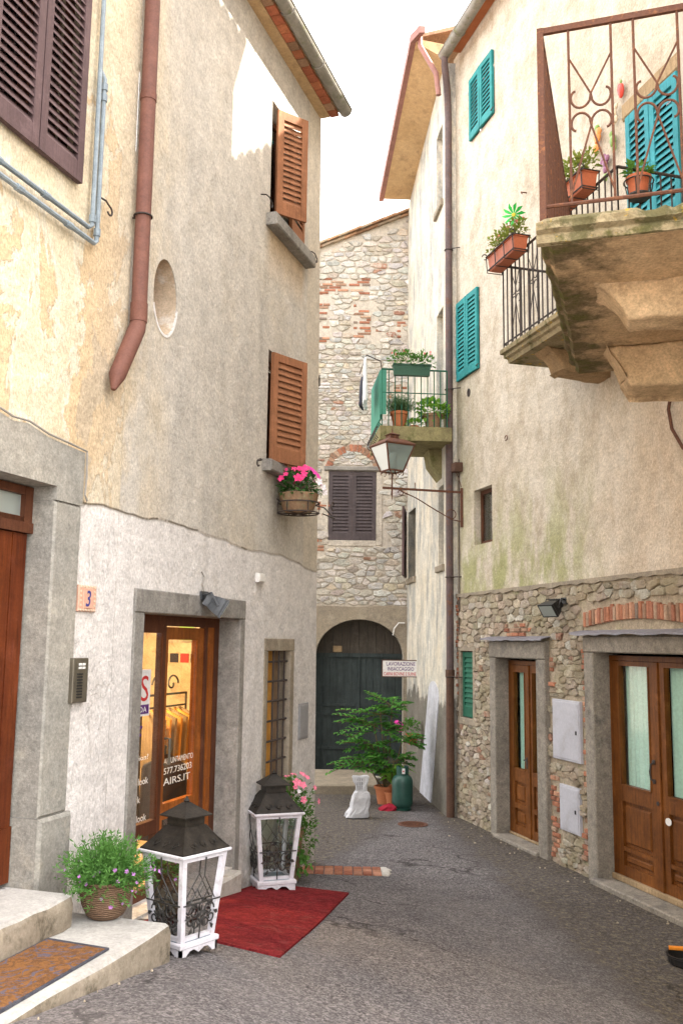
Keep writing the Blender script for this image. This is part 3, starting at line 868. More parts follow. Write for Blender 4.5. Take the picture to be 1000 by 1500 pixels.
# eave: brick course, roof tiles, gutter
mb = MB(); rnd = random.Random(3); s = GREY_S0
while s < -.2:
    one_brick(mb, L.P, s, s + .135, .112, .215, 8.478, 8.515, rnd, [((.55, .20, .10), 2), ((.46, .15, .08), 2), ((.40, .24, .15), 1)]); s += .145
mb.build('brick_course', M['brick'], shop_house, o_g)
def half_tiles(mb, F, s0, s1, off0, off1, z0, slope, seed, w=.19, cols=(((.42, .22, .13), 2), ((.50, .30, .18), 2), ((.36, .22, .14), 1), ((.46, .36, .25), 1))):
    rnd = random.Random(seed); s = s0
    while s < s1:
        c = rnd.choices([q[0] for q in cols], [q[1] for q in cols])[0]; v = rnd.uniform(.8, 1.15); mb.col = tuple(k * v for k in c)
        o = off1 + rnd.uniform(-.015, .015)
        rings = []
        for off in (o, off0):
            z = z0 + (off1 - off) * slope
            rings.append([F.P(s + w / 2 - math.cos(a) * w * .5, off, z + math.sin(a) * w * .42) for a in np.linspace(0, math.pi, 7)] +
                         [F.P(s + w / 2 + math.cos(a) * w * .42, off, z + math.sin(a) * w * .34) for a in np.linspace(0, math.pi, 7)])
        mb.loft(rings)
        mb.col = tuple(k * .8 for k in c)
        s += w
    mb.col = (1, 1, 1)
    zr = z0 + (off1 - off0) * slope
    mb.face([F.P(s0, off1 - .02, z0 + .01), F.P(s1, off1 - .02, z0 + .01), F.P(s1, off0, zr + .01), F.P(s0, off0, zr + .01)])
mb = MB(); half_tiles(mb, L, GREY_S0, -.2, -3.4, .27, 8.57, .38, 5)
mb.build('roof', M['tile'], shop_house, o_g)
def gutter(F, s0, s1, off, z, r=.075, z1=None):
    mb = MB(); z1 = z if z1 is None else z1
    rings = []
    for s, zz in ((s0, z), (s1, z1)):
        a_ = [F.P(s, off - math.cos(a) * r, zz - math.sin(a) * r) for a in np.linspace(0, math.pi, 10)]
        b_ = [F.P(s, off + math.cos(a) * (r - .008), zz - math.sin(a) * (r - .008)) for a in np.linspace(0, math.pi, 10)]
        rings.append(a_ + b_)
    mb.loft(rings)
    mb.face([F.P(s1, off - math.cos(a) * r, z1 - math.sin(a) * r) for a in np.linspace(0, math.pi, 10)])
    mb.face([F.P(s0, off - math.cos(a) * r, z - math.sin(a) * r) for a in np.linspace(0, math.pi, 10)])
    mb.tube([F.P(s0, off + r, z + .004), F.P(s1, off + r, z1 + .004)], .010, 6)
    s = s0 + .4
    while s < s1 - .1:
        zz = z + (z1 - z) * (s - s0) / (s1 - s0)
        mb.tube([F.P(s, off - math.cos(a) * (r + .006), zz - math.sin(a) * (r + .006)) for a in np.linspace(0, math.pi, 8)], .009, 5)
        s += .9
    return mb
gutter(L, GREY_S0, -.12, .285, 8.555, .075).build('gutter', M['gutter'], shop_house, o_g, smooth=True)

# shop entrance: surround, glazed front, lit room
mb = MB()
mb.bevbox(L.P, -3.97, -3.83, -.30, .018, -.2, 2.548, .008); mb.bevbox(L.P, -2.135, -2.03, -.30, .018, -.2, 2.548, .008)
mb.bevbox(L.P, -3.972, -2.028, -.30, .021, 2.55, 2.72, .008)
mb.build('door_surround', M['stone'], shop_house, o_g)
mb = MB(); mb.bevbox(L.P, -3.83, -2.135, -.34, .10, -.1, .40, .02)
mb.build('threshold', M['step_stone'], shop_house, o_g)
shop_front = None
fw = MB(); D0, D1 = -.25, -.19
T0 = lambda x, y, z: L.P(-3.83 + x, D0 + y, .42 + z)
fw.box(T0, 0, .05, 0, .06, 0, 2.13); fw.box(T0, 1.60, 1.695, 0, .06, 0, 2.13)
fw.box(T0, .05, 1.60, .001, .059, 2.05, 2.13)
fw.box(T0, .665, .715, -.002, .062, 0, 2.05)                 # post between sidelight and door
fw.box(T0, .05, .665, .003, .057, 0, .08); fw.box(T0, .05, .665, .003, .057, .46, .56); fw.box(T0, .05, .665, .003, .057, 1.99, 2.05); fw.box(T0, 1.42, 1.46, .001, .064, 0, 2.05)
shop_front = fw.build('shop_front', M['dark_wood'], shop_house, o_g)
g = MB(); g.box(T0, .05, .665, .048, .053, .56, 1.99); g.box(T0, .05, .665, .048, .053, .08, .46)
g.build('side_pane', M['glass_shop'], shop_front, o_g)
dl = MB(); TD = lambda x, y, z: L.P(-3.11 + x, D0 - .01 + y, .43 + z)
wd = .70
dl.box(TD, 0, .062, 0, .055, 0, 2.03); dl.box(TD, wd - .12, wd, 0, .055, 0, 2.03)
dl.box(TD, .06, wd - .12, .001, .054, 1.93, 2.03); dl.box(TD, .06, wd - .12, .001, .054, .52, .64); dl.box(TD, .06, wd - .12, .001, .054, 0, .14)
shop_door = dl.build('shop_door', M['shop_wood'], shop_house, o_g)
g = MB(); g.box(TD, .06, wd - .12, .045, .050, .64, 1.93); g.box(TD, .06, wd - .12, .045, .050, .14, .52)
g.build('door_pane', M['glass_shop'], shop_door, o_g)
hd = MB(); hd.tube([TD(.06, .055, .95), TD(.06, .10, .95), TD(.06, .10, 1.15), TD(.06, .055, 1.15)], .012, 6)
hd.build('handle', M['brass'], shop_door, o_g)
lf = MB(); TL = lambda x, y, z: L.P(-2.36 + x, -.245 + y, .43 + z); lf.box(TL, 0, .13, 0, .05, 0, 2.04); lf.box(TL, .03, .10, .045, .058, .15, .75); lf.box(TL, .03, .10, .045, .058, .9, 1.9)
lf.build('folded_leaf', M['shop_wood'], shop_house, o_g)
rm = MB()
rs0, rs1, ro0, ro1, rz0, rz1 = -4.15, -.26, -2.9, -.345, .40, 2.75
P_ = L.P
for q in ([P_(rs0, ro0, rz0), P_(rs1, ro0, rz0), P_(rs1, ro0, rz1), P_(rs0, ro0, rz1)], [P_(rs0, ro0, rz0), P_(rs0, ro1, rz0), P_(rs0, ro1, rz1), P_(rs0, ro0, rz1)],
          [P_(rs1, ro0, rz0), P_(rs1, ro1, rz0), P_(rs1, ro1, rz1), P_(rs1, ro0, rz1)], [P_(rs0, ro0, rz1), P_(rs1, ro0, rz1), P_(rs1, ro1, rz1), P_(rs0, ro1, rz1)],
          [P_(rs0, ro0, rz0), P_(rs1, ro0, rz0), P_(rs1, ro1, rz0), P_(rs0, ro1, rz0)]):
    rm.face(q)
rm.build('shop_room', M['room'], shop_house, o_g)
lamp_d = bpy.data.lights.new('ceiling_lamp', 'POINT'); lamp_d.energy = 72; lamp_d.color = (1.0, .75, .44); lamp_d.shadow_soft_size = .12
lamp = bpy.data.objects.new('ceiling_lamp', lamp_d); col.objects.link(lamp); lamp.location = L.P(-2.3, -1.6, 2.5)

# barred window
mb = MB()
mb.bevbox(L.P, -1.535, -1.45, -.14, .010, .9, 2.263, .006); mb.bevbox(L.P, -.85, -.745, -.14, .010, .9, 2.263, .006)
mb.bevbox(L.P, -1.536, -.744, -.14, .012, 2.265, 2.385, .006); mb.bevbox(L.P, -1.54, -.74, -.14, .03, .86, .948, .008)
bw = mb.build('barred_window', M['stone_tan'], shop_house, o_g)
mb = MB(); n = 6
for i in range(4): mb.box(L.P, -1.45 + i * .1, -1.45 + (i + 1) * .1 - .006, -.13, -.10 - .006 * (i % 2), .95, 2.265)
mb.build('wooden_board', M['old_board'], bw, o_g)
mb = MB()
for i in range(4, 6): mb.box(L.P, -1.45 + i * .1, -1.45 + (i + 1) * .1 - .006, -.13, -.10 - .006 * (i % 2), .95, 2.265)
mb.build('wooden_board', M['grey_board'], bw, o_g)
mb = MB()
for i in range(4): s = -1.45 + .6 * (i + .5) / 4; mb.tube([L.P(s, -.03, .95), L.P(s, -.03, 2.265)], .010, 6)
for i in range(7): z = 1.02 + i * .19; mb.tube([L.P(-1.45, -.03, z), L.P(-.85, -.03, z)], .011, 6)
mb.build('iron_grille', M['iron_dark'], bw, o_g)

# upper windows of the grey house
def sill(F, s0, s1, z0, z1, proud, mat, parent, origin, name='sill'):
    mb = MB(); mb.bevbox(F.P, s0, s1, -.22, proud, z0, z1, .012); return mb.build(name, mat, parent, origin)
def window_back(F, s0, s1, z0, z1, off, parent, origin, frame_mat, glass=True, mull=True):
    mb = MB(); f = .055
    mb.box(F.P, s0, s0 + f, off - .04, off, z0, z1); mb.box(F.P, s1 - f, s1, off - .04, off, z0, z1)
    mb.box(F.P, s0 + f, s1 - f, off - .039, off - .001, z0, z0 + f); mb.box(F.P, s0 + f, s1 - f, off - .039, off - .001, z1 - f, z1)
    if mull: c = (s0 + s1) / 2; mb.box(F.P, c - f * .6, c + f * .6, off - .038, off + .004, z0 + f, z1 - f)
    w = mb.build('window', frame_mat, parent, origin)
    d = MB(); d.box(F.P, s0 + .01, s1 - .01, off - .12, off - .10, z0 + .01, z1 - .01); d.build('room_shade_panel', M['dark'], w, origin)  # flat panel just behind the glass, the room's shade put into its colour
    g = MB(); g.box(F.P, s0 + f, s1 - f, off - .024, off - .018, z0 + f, z1 - f); g.build('pane', M['glass'], w, origin)
    return w
w_up = window_back(L, -1.64, -.68, 6.60, 7.82, -.13, shop_house, o_g, M['dark_wood'])
sill(L, -1.755, -.60, 6.45, 6.578, .12, M['stone'], w_up, o_g)
mb = MB(); louvre(mb, hinge(L, -1.585, .02, 6.64, R(36)), .365, 1.12); mb.build('shutter', M['shut_orange'], w_up, o_g)
mb = MB(); louvre(mb, hinge(L, -.67, -.03, 6.66, R(4), -1), .47, 1.14); mb.build('shutter', M['shut_orange'], w_up, o_g)
w_mid = window_back(L, -1.58, -.62, 4.12, 5.20, -.13, shop_house, o_g, M['dark_wood'])
sill(L, -1.70, -.52, 3.985, 4.098, .10, M['stone'], w_mid, o_g)
mb = MB(); louvre(mb, hinge(L, -1.58, .02, 4.10, R(23)), .485, 1.09, rails=(.08, .14)); mb.build('shutter', M['shut_orange'], w_mid, o_g)
mb = MB(); louvre(mb, hinge(L, -.62, -.03, 4.11, R(2), -1), .475, 1.09); mb.build('shutter', M['shut_orange'], w_mid, o_g)
mb = MB()                                        # oval window: timber behind the deep plaster reveal
pts = [(-3.69 + .183 * math.cos(a), 4.99 + .298 * math.sin(a)) for a in np.linspace(0, 2 * math.pi, 28, endpoint=False)]
mb.prism(L.P, pts, -.24, -.20); ov = mb.build('oval_window', M['door_red'], shop_house, o_g)
mb = MB(); rv_ = lambda k, off: [L.P(-3.69 + .185 * k * math.cos(a), off, 4.99 + .30 * k * math.sin(a)) for a in np.linspace(0, 2 * math.pi, 28, endpoint=False)]
mb.loft([rv_(.985, -.006), rv_(.97, -.20)], caps=False); mb.build('reveal', M['reveal_tan'], ov, o_g, smooth=True)
mb = MB()
ring = lambda k, off: [L.P(-3.69 + .185 * k * math.cos(a), off, 4.99 + .30 * k * math.sin(a)) for a in np.linspace(R(-160), R(-10), 16)]
mb.loft([ring(1.0, -.02), ring(1.0, .006), ring(1.07, .006), ring(1.07, -.004)], caps=False, closed=False); mb.build('rim', M['enamel'], ov, o_g)
# small fittings fixed to this house
def hook(F, s, z, parent, origin, r=.05, flip=1):
    mb = MB()
    pts = [F.P(s, 0, z), F.P(s + .02 * flip, .05, z), F.P(s + .08 * flip, .06, z), F.P(s + .13 * flip, .06, z - .02)]
    pts += [F.P(s + (.13 + .03 * math.sin(a)) * flip, .06, z - .05 + .03 * math.cos(a)) for a in np.linspace(.3, 4.2, 8)]
    mb.tube(pts, .007, 6); return mb.build('shutter_hook', M['iron_dark'], parent, origin)
hook(L, -.56, 6.67, shop_house, o_g); hook(L, -1.90, 6.70, shop_house, o_g); hook(L, -1.80, 4.06, shop_house, o_g, flip=-1)
mb = MB(); mb.bevbox(L.P, -.575, -.278, -.01, .006, 1.345, 1.72, .003); mb.bevbox(L.P, -.555, -.298, 0, .012, 1.365, 1.70, .003)
mb.tube([L.P(-.555, .012, 1.45), L.P(-.555, .012, 1.49)], .008, 6); mb.tube([L.P(-.555, .012, 1.58), L.P(-.555, .012, 1.62)], .008, 6)
mb.build('meter_door', M['panel_grey'], shop_house, o_g)

# ------------------------------------------------------------------ left: yellow house
YS0 = -13.0
o_y = L.P(-8, -1.5, 0)
yellow_house = thing('yellow_house', 'peeling yellow house with purple brown shutters, gas pipes and red wooden door', 'house', o_y)
mb = MB()
H_door = rect(-6.258, -4.977, .9, 3.298, .22)
H_win = rect(-5.86, -4.96, 5.33, 6.93, .12)
wall(mb, L, YS0, GREY_S0 - .002, -.4, 10.4, [H_door, H_win])
shell(mb, L, YS0, GREY_S0 - .002, 7, -.4, 10.4)
mb.build('wall', M['left_yellow'], yellow_house, o_y)
mb = MB(); half_tiles(mb, L, YS0, GREY_S0 + .1, -3.5, .45, 10.45, .38, 6); mb.build('roof', M['tile'], yellow_house, o_y)
# door surround with a worn wavy top edge
mb = MB()
mb.bevbox(L.P, -4.985, -4.70, -.22, .022, 1.30, 3.20, .012)
mb.bevbox(L.P, -4.995, -4.665, -.22, .045, .60, 1.295, .02)
mb.bevbox(L.P, -6.6, -6.25, -.22, .022, .60, 3.20, .012)
top = [(-6.6, 3.62), (-5.9, 3.66), (-5.62, 3.635), (-5.45, 3.60), (-5.3, 3.615), (-5.1, 3.575), (-4.9, 3.565), (-4.70, 3.555)]
mb.prism(L.P, [(-4.70, 3.205), (-4.985, 3.205), (-4.985, 3.29), (-6.25, 3.29), (-6.25, 3.205), (-6.6, 3.205)] + top, -.22, .025)
mb.build('door_surround', M['stone_light'], yellow_house, o_y)
TDr = lambda x, y, z: L.P(-6.25 + x, -.20 + y, .93 + z)
mb = MB()
for i in range(9): mb.box(TDr, .02 + i * .136, .02 + (i + 1) * .136 - .004, 0, .045 - .004 * (i % 2), .04, 2.06)
mb.box(TDr, .02, 1.245, -.002, .055, 0, .32)
front_door = mb.build('front_door', M['door_red'], yellow_house, o_y)
mb = MB(); mb.box(TDr, 0, 1.265, 0, .07, 2.065, 2.13); mb.box(TDr, .01, 1.255, .02, .05, 2.12, 2.16)
mb.box(TDr, 1.185, 1.262, -.001, .06, 2.13, 2.352); mb.box(TDr, 0, .08, -.001, .06, 2.13, 2.352); mb.box(TDr, .08, 1.185, 0, .058, 2.30, 2.352); mb.box(TDr, .08, 1.185, .001, .05, 2.13, 2.165)
tr = mb.build('transom', M['dark_wood'], yellow_house, o_y)
mb = MB(); mb.box(TDr, .08, 1.185, .02, .026, 2.165, 2.30); mb.build('transom_pane', M['glass_frost'], tr, o_y)
mb = MB(); mb.box(TDr, .0, 1.265, -.06, -.045, -.02, 2.36); mb.build('hall_shade_panel', M['room_floor'], tr, o_y)  # plain brown panel standing in for the unlit hall
w_y = window_back(L, -5.86, -4.96, 5.33, 6.93, -.06, yellow_house, o_y, M['dark_wood'])
for k, (hs, fl) in enumerate(((-5.865, 1), (-4.935, -1))):
    mb = MB(); louvre(mb, hinge(L, hs, .015, 5.30, 0, fl), .46, 1.62, th=.04, stile=.065, rails=(.1, .12), pitch=.058); mb.build('shutter', M['shut_purple'], w_y, o_y)
mb = MB()
for z in (5.45, 6.15): mb = MB(); mb.box(L.P, -4.935, -4.90, .01, .03, z, z + .05); mb.tube([L.P(-4.925, .035, z - .02), L.P(-4.925, .035, z + .07)], .012, 6); mb.build('shutter_hinge', M['iron_dark'], w_y, o_y)
hook(L, -4.74, 5.31, yellow_house, o_y)
# gas pipes
mb = MB(); r = .0165
mb.tube([L.P(-8, .05, 5.045), L.P(-4.835, .05, 5.045), L.P(-4.795, .05, 5.075), L.P(-4.795, .05, 9.5)], r, 8)
mb.tube([L.P(-8, .05, 4.965), L.P(-4.76, .05, 4.965), L.P(-4.735, .05, 4.99), L.P(-4.735, .05, 6.16), L.P(-4.735, .02, 6.22), L.P(-4.735, -.02, 6.24)], r, 8)
for (s, z) in ((-5.3, 5.045), (-5.55, 4.965), (-5.05, 4.965), (-5.75, 5.045)): mb.tube([L.P(s - .03, .05, z), L.P(s + .03, .05, z)], .023, 8)
for (s, z) in ((-4.735, 6.02), (-4.735, 6.10), (-4.795, 5.12), (-4.735, 5.05)): mb.tube([L.P(s, .05, z - .025), L.P(s, .05, z + .025)], .024, 8)
mb.build('gas_pipe', M['pipe_blue'], yellow_house, o_y, smooth=True)
# brown downpipe with its chopped-off elbow
mb = MB(); r = .056
mb.tube([L.P(-4.215, .085, 9.9), L.P(-4.215, .085, 4.60), L.P(-4.235, .085, 4.54), L.P(-4.28, .085, 4.46), L.P(-4.46, .085, 4.14), L.P(-4.50, .085, 4.03)], [r, r, r * 1.12, r * 1.12, r * 1.05, r * .3], 14)
mb.tube([L.P(-4.215, .085, 4.74), L.P(-4.215, .085, 4.60)], r * 1.1, 14)
mb.tube([L.P(-4.215, .085, 6.3), L.P(-4.215, .085, 6.36)], r * 1.08, 14)
mb.build('downpipe', M['pipe_brown'], yellow_house, o_y, smooth=True)
for z in (5.4, 7.4):
    mb = MB(); mb.tube([L.P(-4.215 + .064 * math.cos(a), .085 + .064 * math.sin(a), z) for a in np.linspace(0, 2 * math.pi, 16)], .007, 5); mb.tube([L.P(-4.215, .03, z), L.P(-4.215, -.01, z)], .009, 5); mb.build('pipe_clip', M['iron_dark'], yellow_house, o_y)
# loose cable over the door surround
rnd = random.Random(4); mb = MB()
cpts = [(-8, 3.78), (-6.6, 3.66), (-5.9, 3.69), (-5.62, 3.655), (-5.45, 3.625), (-5.3, 3.63), (-5.1, 3.59), (-4.9, 3.58), (-4.69, 3.565), (-4.68, 3.40), (-4.69, 3.28), (-4.66, 3.245)]
mb.tube([L.P(a, .032, b + rnd.uniform(-.004, .004)) for a, b in cpts], .007, 6); mb.build('cable', M['cable'], yellow_house, o_y)
# stone steps under the red door
def worn_slab(s0, s1, o0, o1, z0, z1, seed, mat, name, parent, origin):
    rnd = random.Random(seed); mb = MB(); n = 14
    def ring(s):
        w = lambda k: rnd.uniform(-k, k)
        e1 = .018 + w(.008)
        return [L.P(s, o0, z0), L.P(s, o1 + w(.012), z0), L.P(s, o1 + w(.008), z1 - .05 + w(.008)), L.P(s, o1 - e1 * .35, z1 - e1), L.P(s, o1 - e1 * 1.6, z1 - .002), L.P(s, (o0 + o1) / 2, z1 + w(.003)), L.P(s, o0, z1)]
    rings = [ring(s0 + (s1 - s0) * i / n) for i in range(n)]
    last = [L.P(s1 - .02, o0, z0), L.P(s1 - .02, o1 - .01, z0), L.P(s1 - .02, o1 - .005, z1 - .05), L.P(s1 - .02, o1 - .02, z1 - .012), L.P(s1 - .02, o1 - .04, z1), L.P(s1 - .02, (o0 + o1) / 2, z1), L.P(s1 - .02, o0, z1)]
    end = [L.P(s1, o0, z0), L.P(s1, o1 - .05, z0), L.P(s1, o1 - .05, z1 - .05), L.P(s1, o1 - .06, z1 - .03), L.P(s1, o1 - .08, z1 - .025), L.P(s1, (o0 + o1) / 2, z1 - .02), L.P(s1, o0, z1 - .02)]
    mb.loft(rings + [last, end]); return mb.build(name, mat, parent, origin, smooth=True)
o_s = L.P(-6, .45, .4)
steps = thing('door_steps', 'two worn pale stone steps in front of the red wooden door', 'steps', o_s)
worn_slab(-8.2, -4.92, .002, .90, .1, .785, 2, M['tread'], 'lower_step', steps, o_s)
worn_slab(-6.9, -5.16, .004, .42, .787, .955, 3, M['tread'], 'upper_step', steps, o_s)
# ------------------------------------------------------------------ stone house closing the alley
TOWER = [((.72, .68, .60), 5), ((.66, .61, .53), 4), ((.70, .61, .46), 1.5), ((.58, .56, .53), 3), ((.54, .48, .40), 2), ((.46, .26, .18), .5), ((.76, .74, .69), 3)]
o_t = (0.2, 19, 0)
stone_house = thing('stone_house', 'rubble stone house at the end of the alley with the arched gate', 'house', o_t)
zroof = lambda s: 9.80 + (s + .484) * .408
H_gate = arch(-.43, 1.14, .0, 2.12, .66, .32)
H_tw = rect(-.237, .63, 4.22, 5.49, .16)
H_nic = rect(-.60, -.43, 7.0, 7.32, .2)
mb = MB(); wall(mb, T, -4, 1.32, -.4, zroof, [H_gate, H_tw, H_nic])
for s in (-4, 1.32): mb.face([T.P(s, 0, -.4), T.P(s, -5, -.4), T.P(s, -5, zroof(s)), T.P(s, 0, zroof(s))])
mb.build('wall', M['mortar'], stone_house, o_t)
mb = MB()
bz = [(-.50, -.26, 7.95, 9.0), (-.5, .5, 8.9, 9.2), (.18, .52, 8.05, 8.75), (.60, .72, 7.95, 8.2), (1.0, 1.2, 8.0, 8.35), (.95, 1.2, 6.9, 7.15), (-.5, -.3, 3.9, 4.2), (.7, 1.2, 6.1, 6.3), (-.45, -.2, 4.6, 5.1)]
def keep_t(s, z):
    if z > zroof(s) - .12: return False
    if -.40 < s < .79 and 4.08 < z < 5.58: return False
    d = math.hypot((s - .2) / .56, (z - 5.49) / .56)
    if z >= 5.49 and .68 < d < .96: return False
    if -.56 < s < 1.25 and z < 3.02: return False
    if -.62 < s < -.41 and 6.95 < z < 7.36: return False
    for a, b, c, e in bz:
        if a - .05 < s < b + .05 and c < z < e: return False
    return True
rubble(mb, T, -1.2, 1.32, 5.6, 7.6, TOWER, keep_t, rows=(.04, .11), wid=(.08, .30), h=.022, seed=11, mort=.009)
rubble(mb, T, -1.2, 1.32, 7.6, 10.9, TOWER, keep_t, rows=(.06, .16), wid=(.10, .32), h=.026, seed=12, mort=.012)
rubble(mb, T, -1.2, 1.32, 2.95, 5.6, TOWER, keep_t, rows=(.05, .17), wid=(.10, .36), h=.026, seed=13, mort=.011)
mb.build('stonework', M['rubble'], stone_house, o_t)
mb = MB()
for i, (a, b, c, e) in enumerate(bz): bricks(mb, T, a, b, c, e, 30 + i, .5, .014)
rnd = random.Random(5)
def brick_arch(mb, F, cx, cz, r0, r1, a0, a1, n, rnd, h=.03, sq=1.0):
    for i in range(n):
        t0 = a0 + (a1 - a0) * i / n; t1 = a0 + (a1 - a0) * (i + .86) / n
        c = rnd.choices([q[0] for q in BRICKS], [q[1] for q in BRICKS])[0]; v = rnd.uniform(.75, 1.15); mb.col = tuple(k * v for k in c)
        rr = r1 + rnd.uniform(-.012, .012); hh = h * rnd.uniform(.7, 1.2)
        q = [(cx + r * math.cos(t_), cz + r * math.sin(t_) * sq) for r, t_ in ((r0, t0), (rr, t0), (rr, t1), (r0, t1))]
        mb.prism(F.P, q, -.02, hh)
    mb.col = (1, 1, 1)
brick_arch(mb, T, .2, 5.46, .40, .53, R(8), R(172), 18, rnd, h=.02)
brick_arch(mb, T, .355, 2.12, .80, 1.05, R(145), R(180), 4, rnd, sq=.85)
mb.build('brickwork', M['brick'], stone_house, o_t)
mb = MB()                                          # plastered band around the gate
ac = [(.355 + .785 * math.cos(a), 2.12 + .66 * math.sin(a)) for a in np.linspace(0, math.pi, 22)]
mb.prism(T.P, [(1.14, .0), (1.32, .0), (1.32, 3.0), (.9, 3.03), (.3, 3.0), (-.6, 3.02)] + [(-.6, 2.2), (-.43, 2.12)] + ac[::-1][1:], -.01, .045)
mb.build('gate_surround', M['stone_tan'], stone_house, o_t)
mb = MB()
for i in range(12): s = -.43 + i * .131; mb.box(T.P, s, s + .127, -.31, -.27 - .006 * (i % 2), -.02, 2.14)
for z in (.46, 1.05, 1.22): mb.box(T.P, -.43, 1.14, -.275, -.255, z, z + .05)
mb.box(T.P, -.43, 1.14, -.30, -.245, 2.10, 2.17)
mb.tube([T.P(.36, -.25, .0), T.P(.36, -.25, 2.1)], .016, 6); mb.box(T.P, .30, .36, -.265, -.24, 1.15, 1.30)
mb.box(T.P, -.46, 1.17, -.36, -.335, -.05, 2.84)
gate = mb.build('gate', M['gate'], stone_house, o_t)
mb = MB()
for i in range(10):
    s0_ = -.43 + i * .157; s1_ = s0_ + .151; m_ = [(x, 2.12 + .655 * math.sqrt(max(0, 1 - ((x - .355) / .785) ** 2))) for x in (s0_, (s0_ + s1_) / 2, s1_)]
    mb.prism(T.P, [(s0_, 2.17), (s1_, 2.17), m_[2] if m_[2][1] > 2.18 else (s1_, 2.18), m_[1], m_[0] if m_[0][1] > 2.18 else (s0_, 2.18)], -.31, -.275 - .006 * (i % 2))
gt = mb.build('gate_fanboard', M['gate_top'], stone_house, o_t)
mb = MB()
for s, w in ((-.12, .16),): mb.box(T.P, s, s + w, -.28, -.262, 2.19, 2.30)
mb.build('slot', M['lintel_wood'], gt, o_t)
w_t = window_back(T, -.237, .63, 4.22, 5.49, -.12, stone_house, o_t, M['dark_wood'])
for hs, fl in ((-.235, 1), (.628, -1)):
    mb = MB(); louvre(mb, hinge(T, hs, -.02, 4.21, 0, fl), .43, 1.28, pitch=.064); mb.build('shutter', M['shut_grey'], w_t, o_t)
mb = MB()
for a_, b_ in ((-.36, -.24), (.633, .75)): mb.bevbox(T.P, a_, b_, -.05, .012, 4.12, 5.495, .01)
mb.bevbox(T.P, -.24, .633, -.05, .014, 4.10, 4.215, .01); mb.build('cement_surround', M['mortar'], w_t, o_t)
mb = MB(); mb.bevbox(T.P, -.33, .72, -.16, .05, 5.50, 5.58, .01); mb.build('lintel', M['stone'], w_t, o_t)
mb = MB(); mb.box(T.P, -.6, -.43, -.2, -.17, 7.0, 7.32); mb.build('niche_shade_plate', M['dark'], stone_house, o_t)  # near-black plate, the shade of the opening put into its colour
mb = MB(); rnd = random.Random(8)                 # sloping roof edge: two tile courses
for k in range(26):
    s = -4 + k * .21; z = zroof(s)
    for j, (o0, o1, dz) in enumerate(((-.3, .07, -.01), (-.3, .13, .05))):
        v = rnd.uniform(.75, 1.15); c = rnd.choice([(.50, .30, .18), (.42, .24, .14), (.52, .40, .27), (.44, .34, .24)]); mb.col = tuple(q * v for q in c)
        d = rnd.uniform(-.012, .012)
        a, b = s + j * .1, s + .23 + j * .1
        mb.prism(T.P, [(a, zroof(a) + dz), (b, zroof(b) + dz + .012), (b, zroof(b) + dz + .055), (a, zroof(a) + dz + .045)], o0, o1 + d)
mb.col = (.42, .27, .17)
mb.face([T.P(-4, .1, zroof(-4) + .09), T.P(1.4, .1, zroof(1.4) + .09), T.P(1.4, -5, zroof(1.4) + .09), T.P(-4, -5, zroof(-4) + .09)])
mb.col = (1, 1, 1)
mb.build('roof', M['tile'], stone_house, o_t)
mb = MB(); mb.bevbox(lambda x, y, z: (x, y, z), -1.6, .62, 15.15, 16.98, -.1, .145, .02)
structure(mb.build('kerb_step', M['stone_tan']))

# ------------------------------------------------------------------ narrow pale house
o_b = B.P(2, -2, 0)
pale_house = thing('pale_house', 'narrow streaky whitish house with the deep ochre eave and green balcony', 'house', o_b)
BS0, BS1 = .36, 3.98
H_b1 = rect(.55, 1.04, 9.1, 10.36, .26); H_b2 = rect(.52, 1.04, 5.43, 7.40, .26); H_b3 = rect(.52, .92, 3.50, 4.68, .26); H_b4 = rect(3.05, 3.80, 3.5, 4.7, .2)
bt = lambda s: 11.25 - (s - .36) * .16
mb = MB(); wall(mb, B, BS0, BS1, -.4, bt, [H_b1, H_b2, H_b3, H_b4])
for s in (BS0, BS1): mb.face([B.P(s, 0, -.4), B.P(s, -5, -.4), B.P(s, -5, bt(s)), B.P(s, 0, bt(s))], [(s, -.4), (s + 5, -.4), (s + 5, 11), (s, 11)])
mb.build('wall', M['pale'], pale_house, o_b)
def plain_window(F, h, off, parent, origin, mat, name='window'):
    return window_back(F, h[0], h[1], h[2], h[3], off, parent, origin, mat)
for h in ((.55, 1.04, 9.1, 10.36), (.52, .92, 3.50, 4.68), (3.05, 3.80, 3.5, 4.7)):
    w = plain_window(B, h, -.2, pale_house, o_b, M['dark_wood'])
    sill(B, h[0] - .06, h[1] + .06, h[2] - .10, h[2] - .002, .05, M['stone_tan'], w, o_b)
balc_door = window_back(B, .52, 1.04, 5.43, 7.40, -.2, pale_house, o_b, M['white_paint'])
balc_door.name = 'balcony_door'
mb = MB(); louvre(mb, hinge(B, 3.86, .03, 3.52, R(12), -1), .80, 1.20); mb.build('shutter', M['shut_purple'], pale_house, o_b)
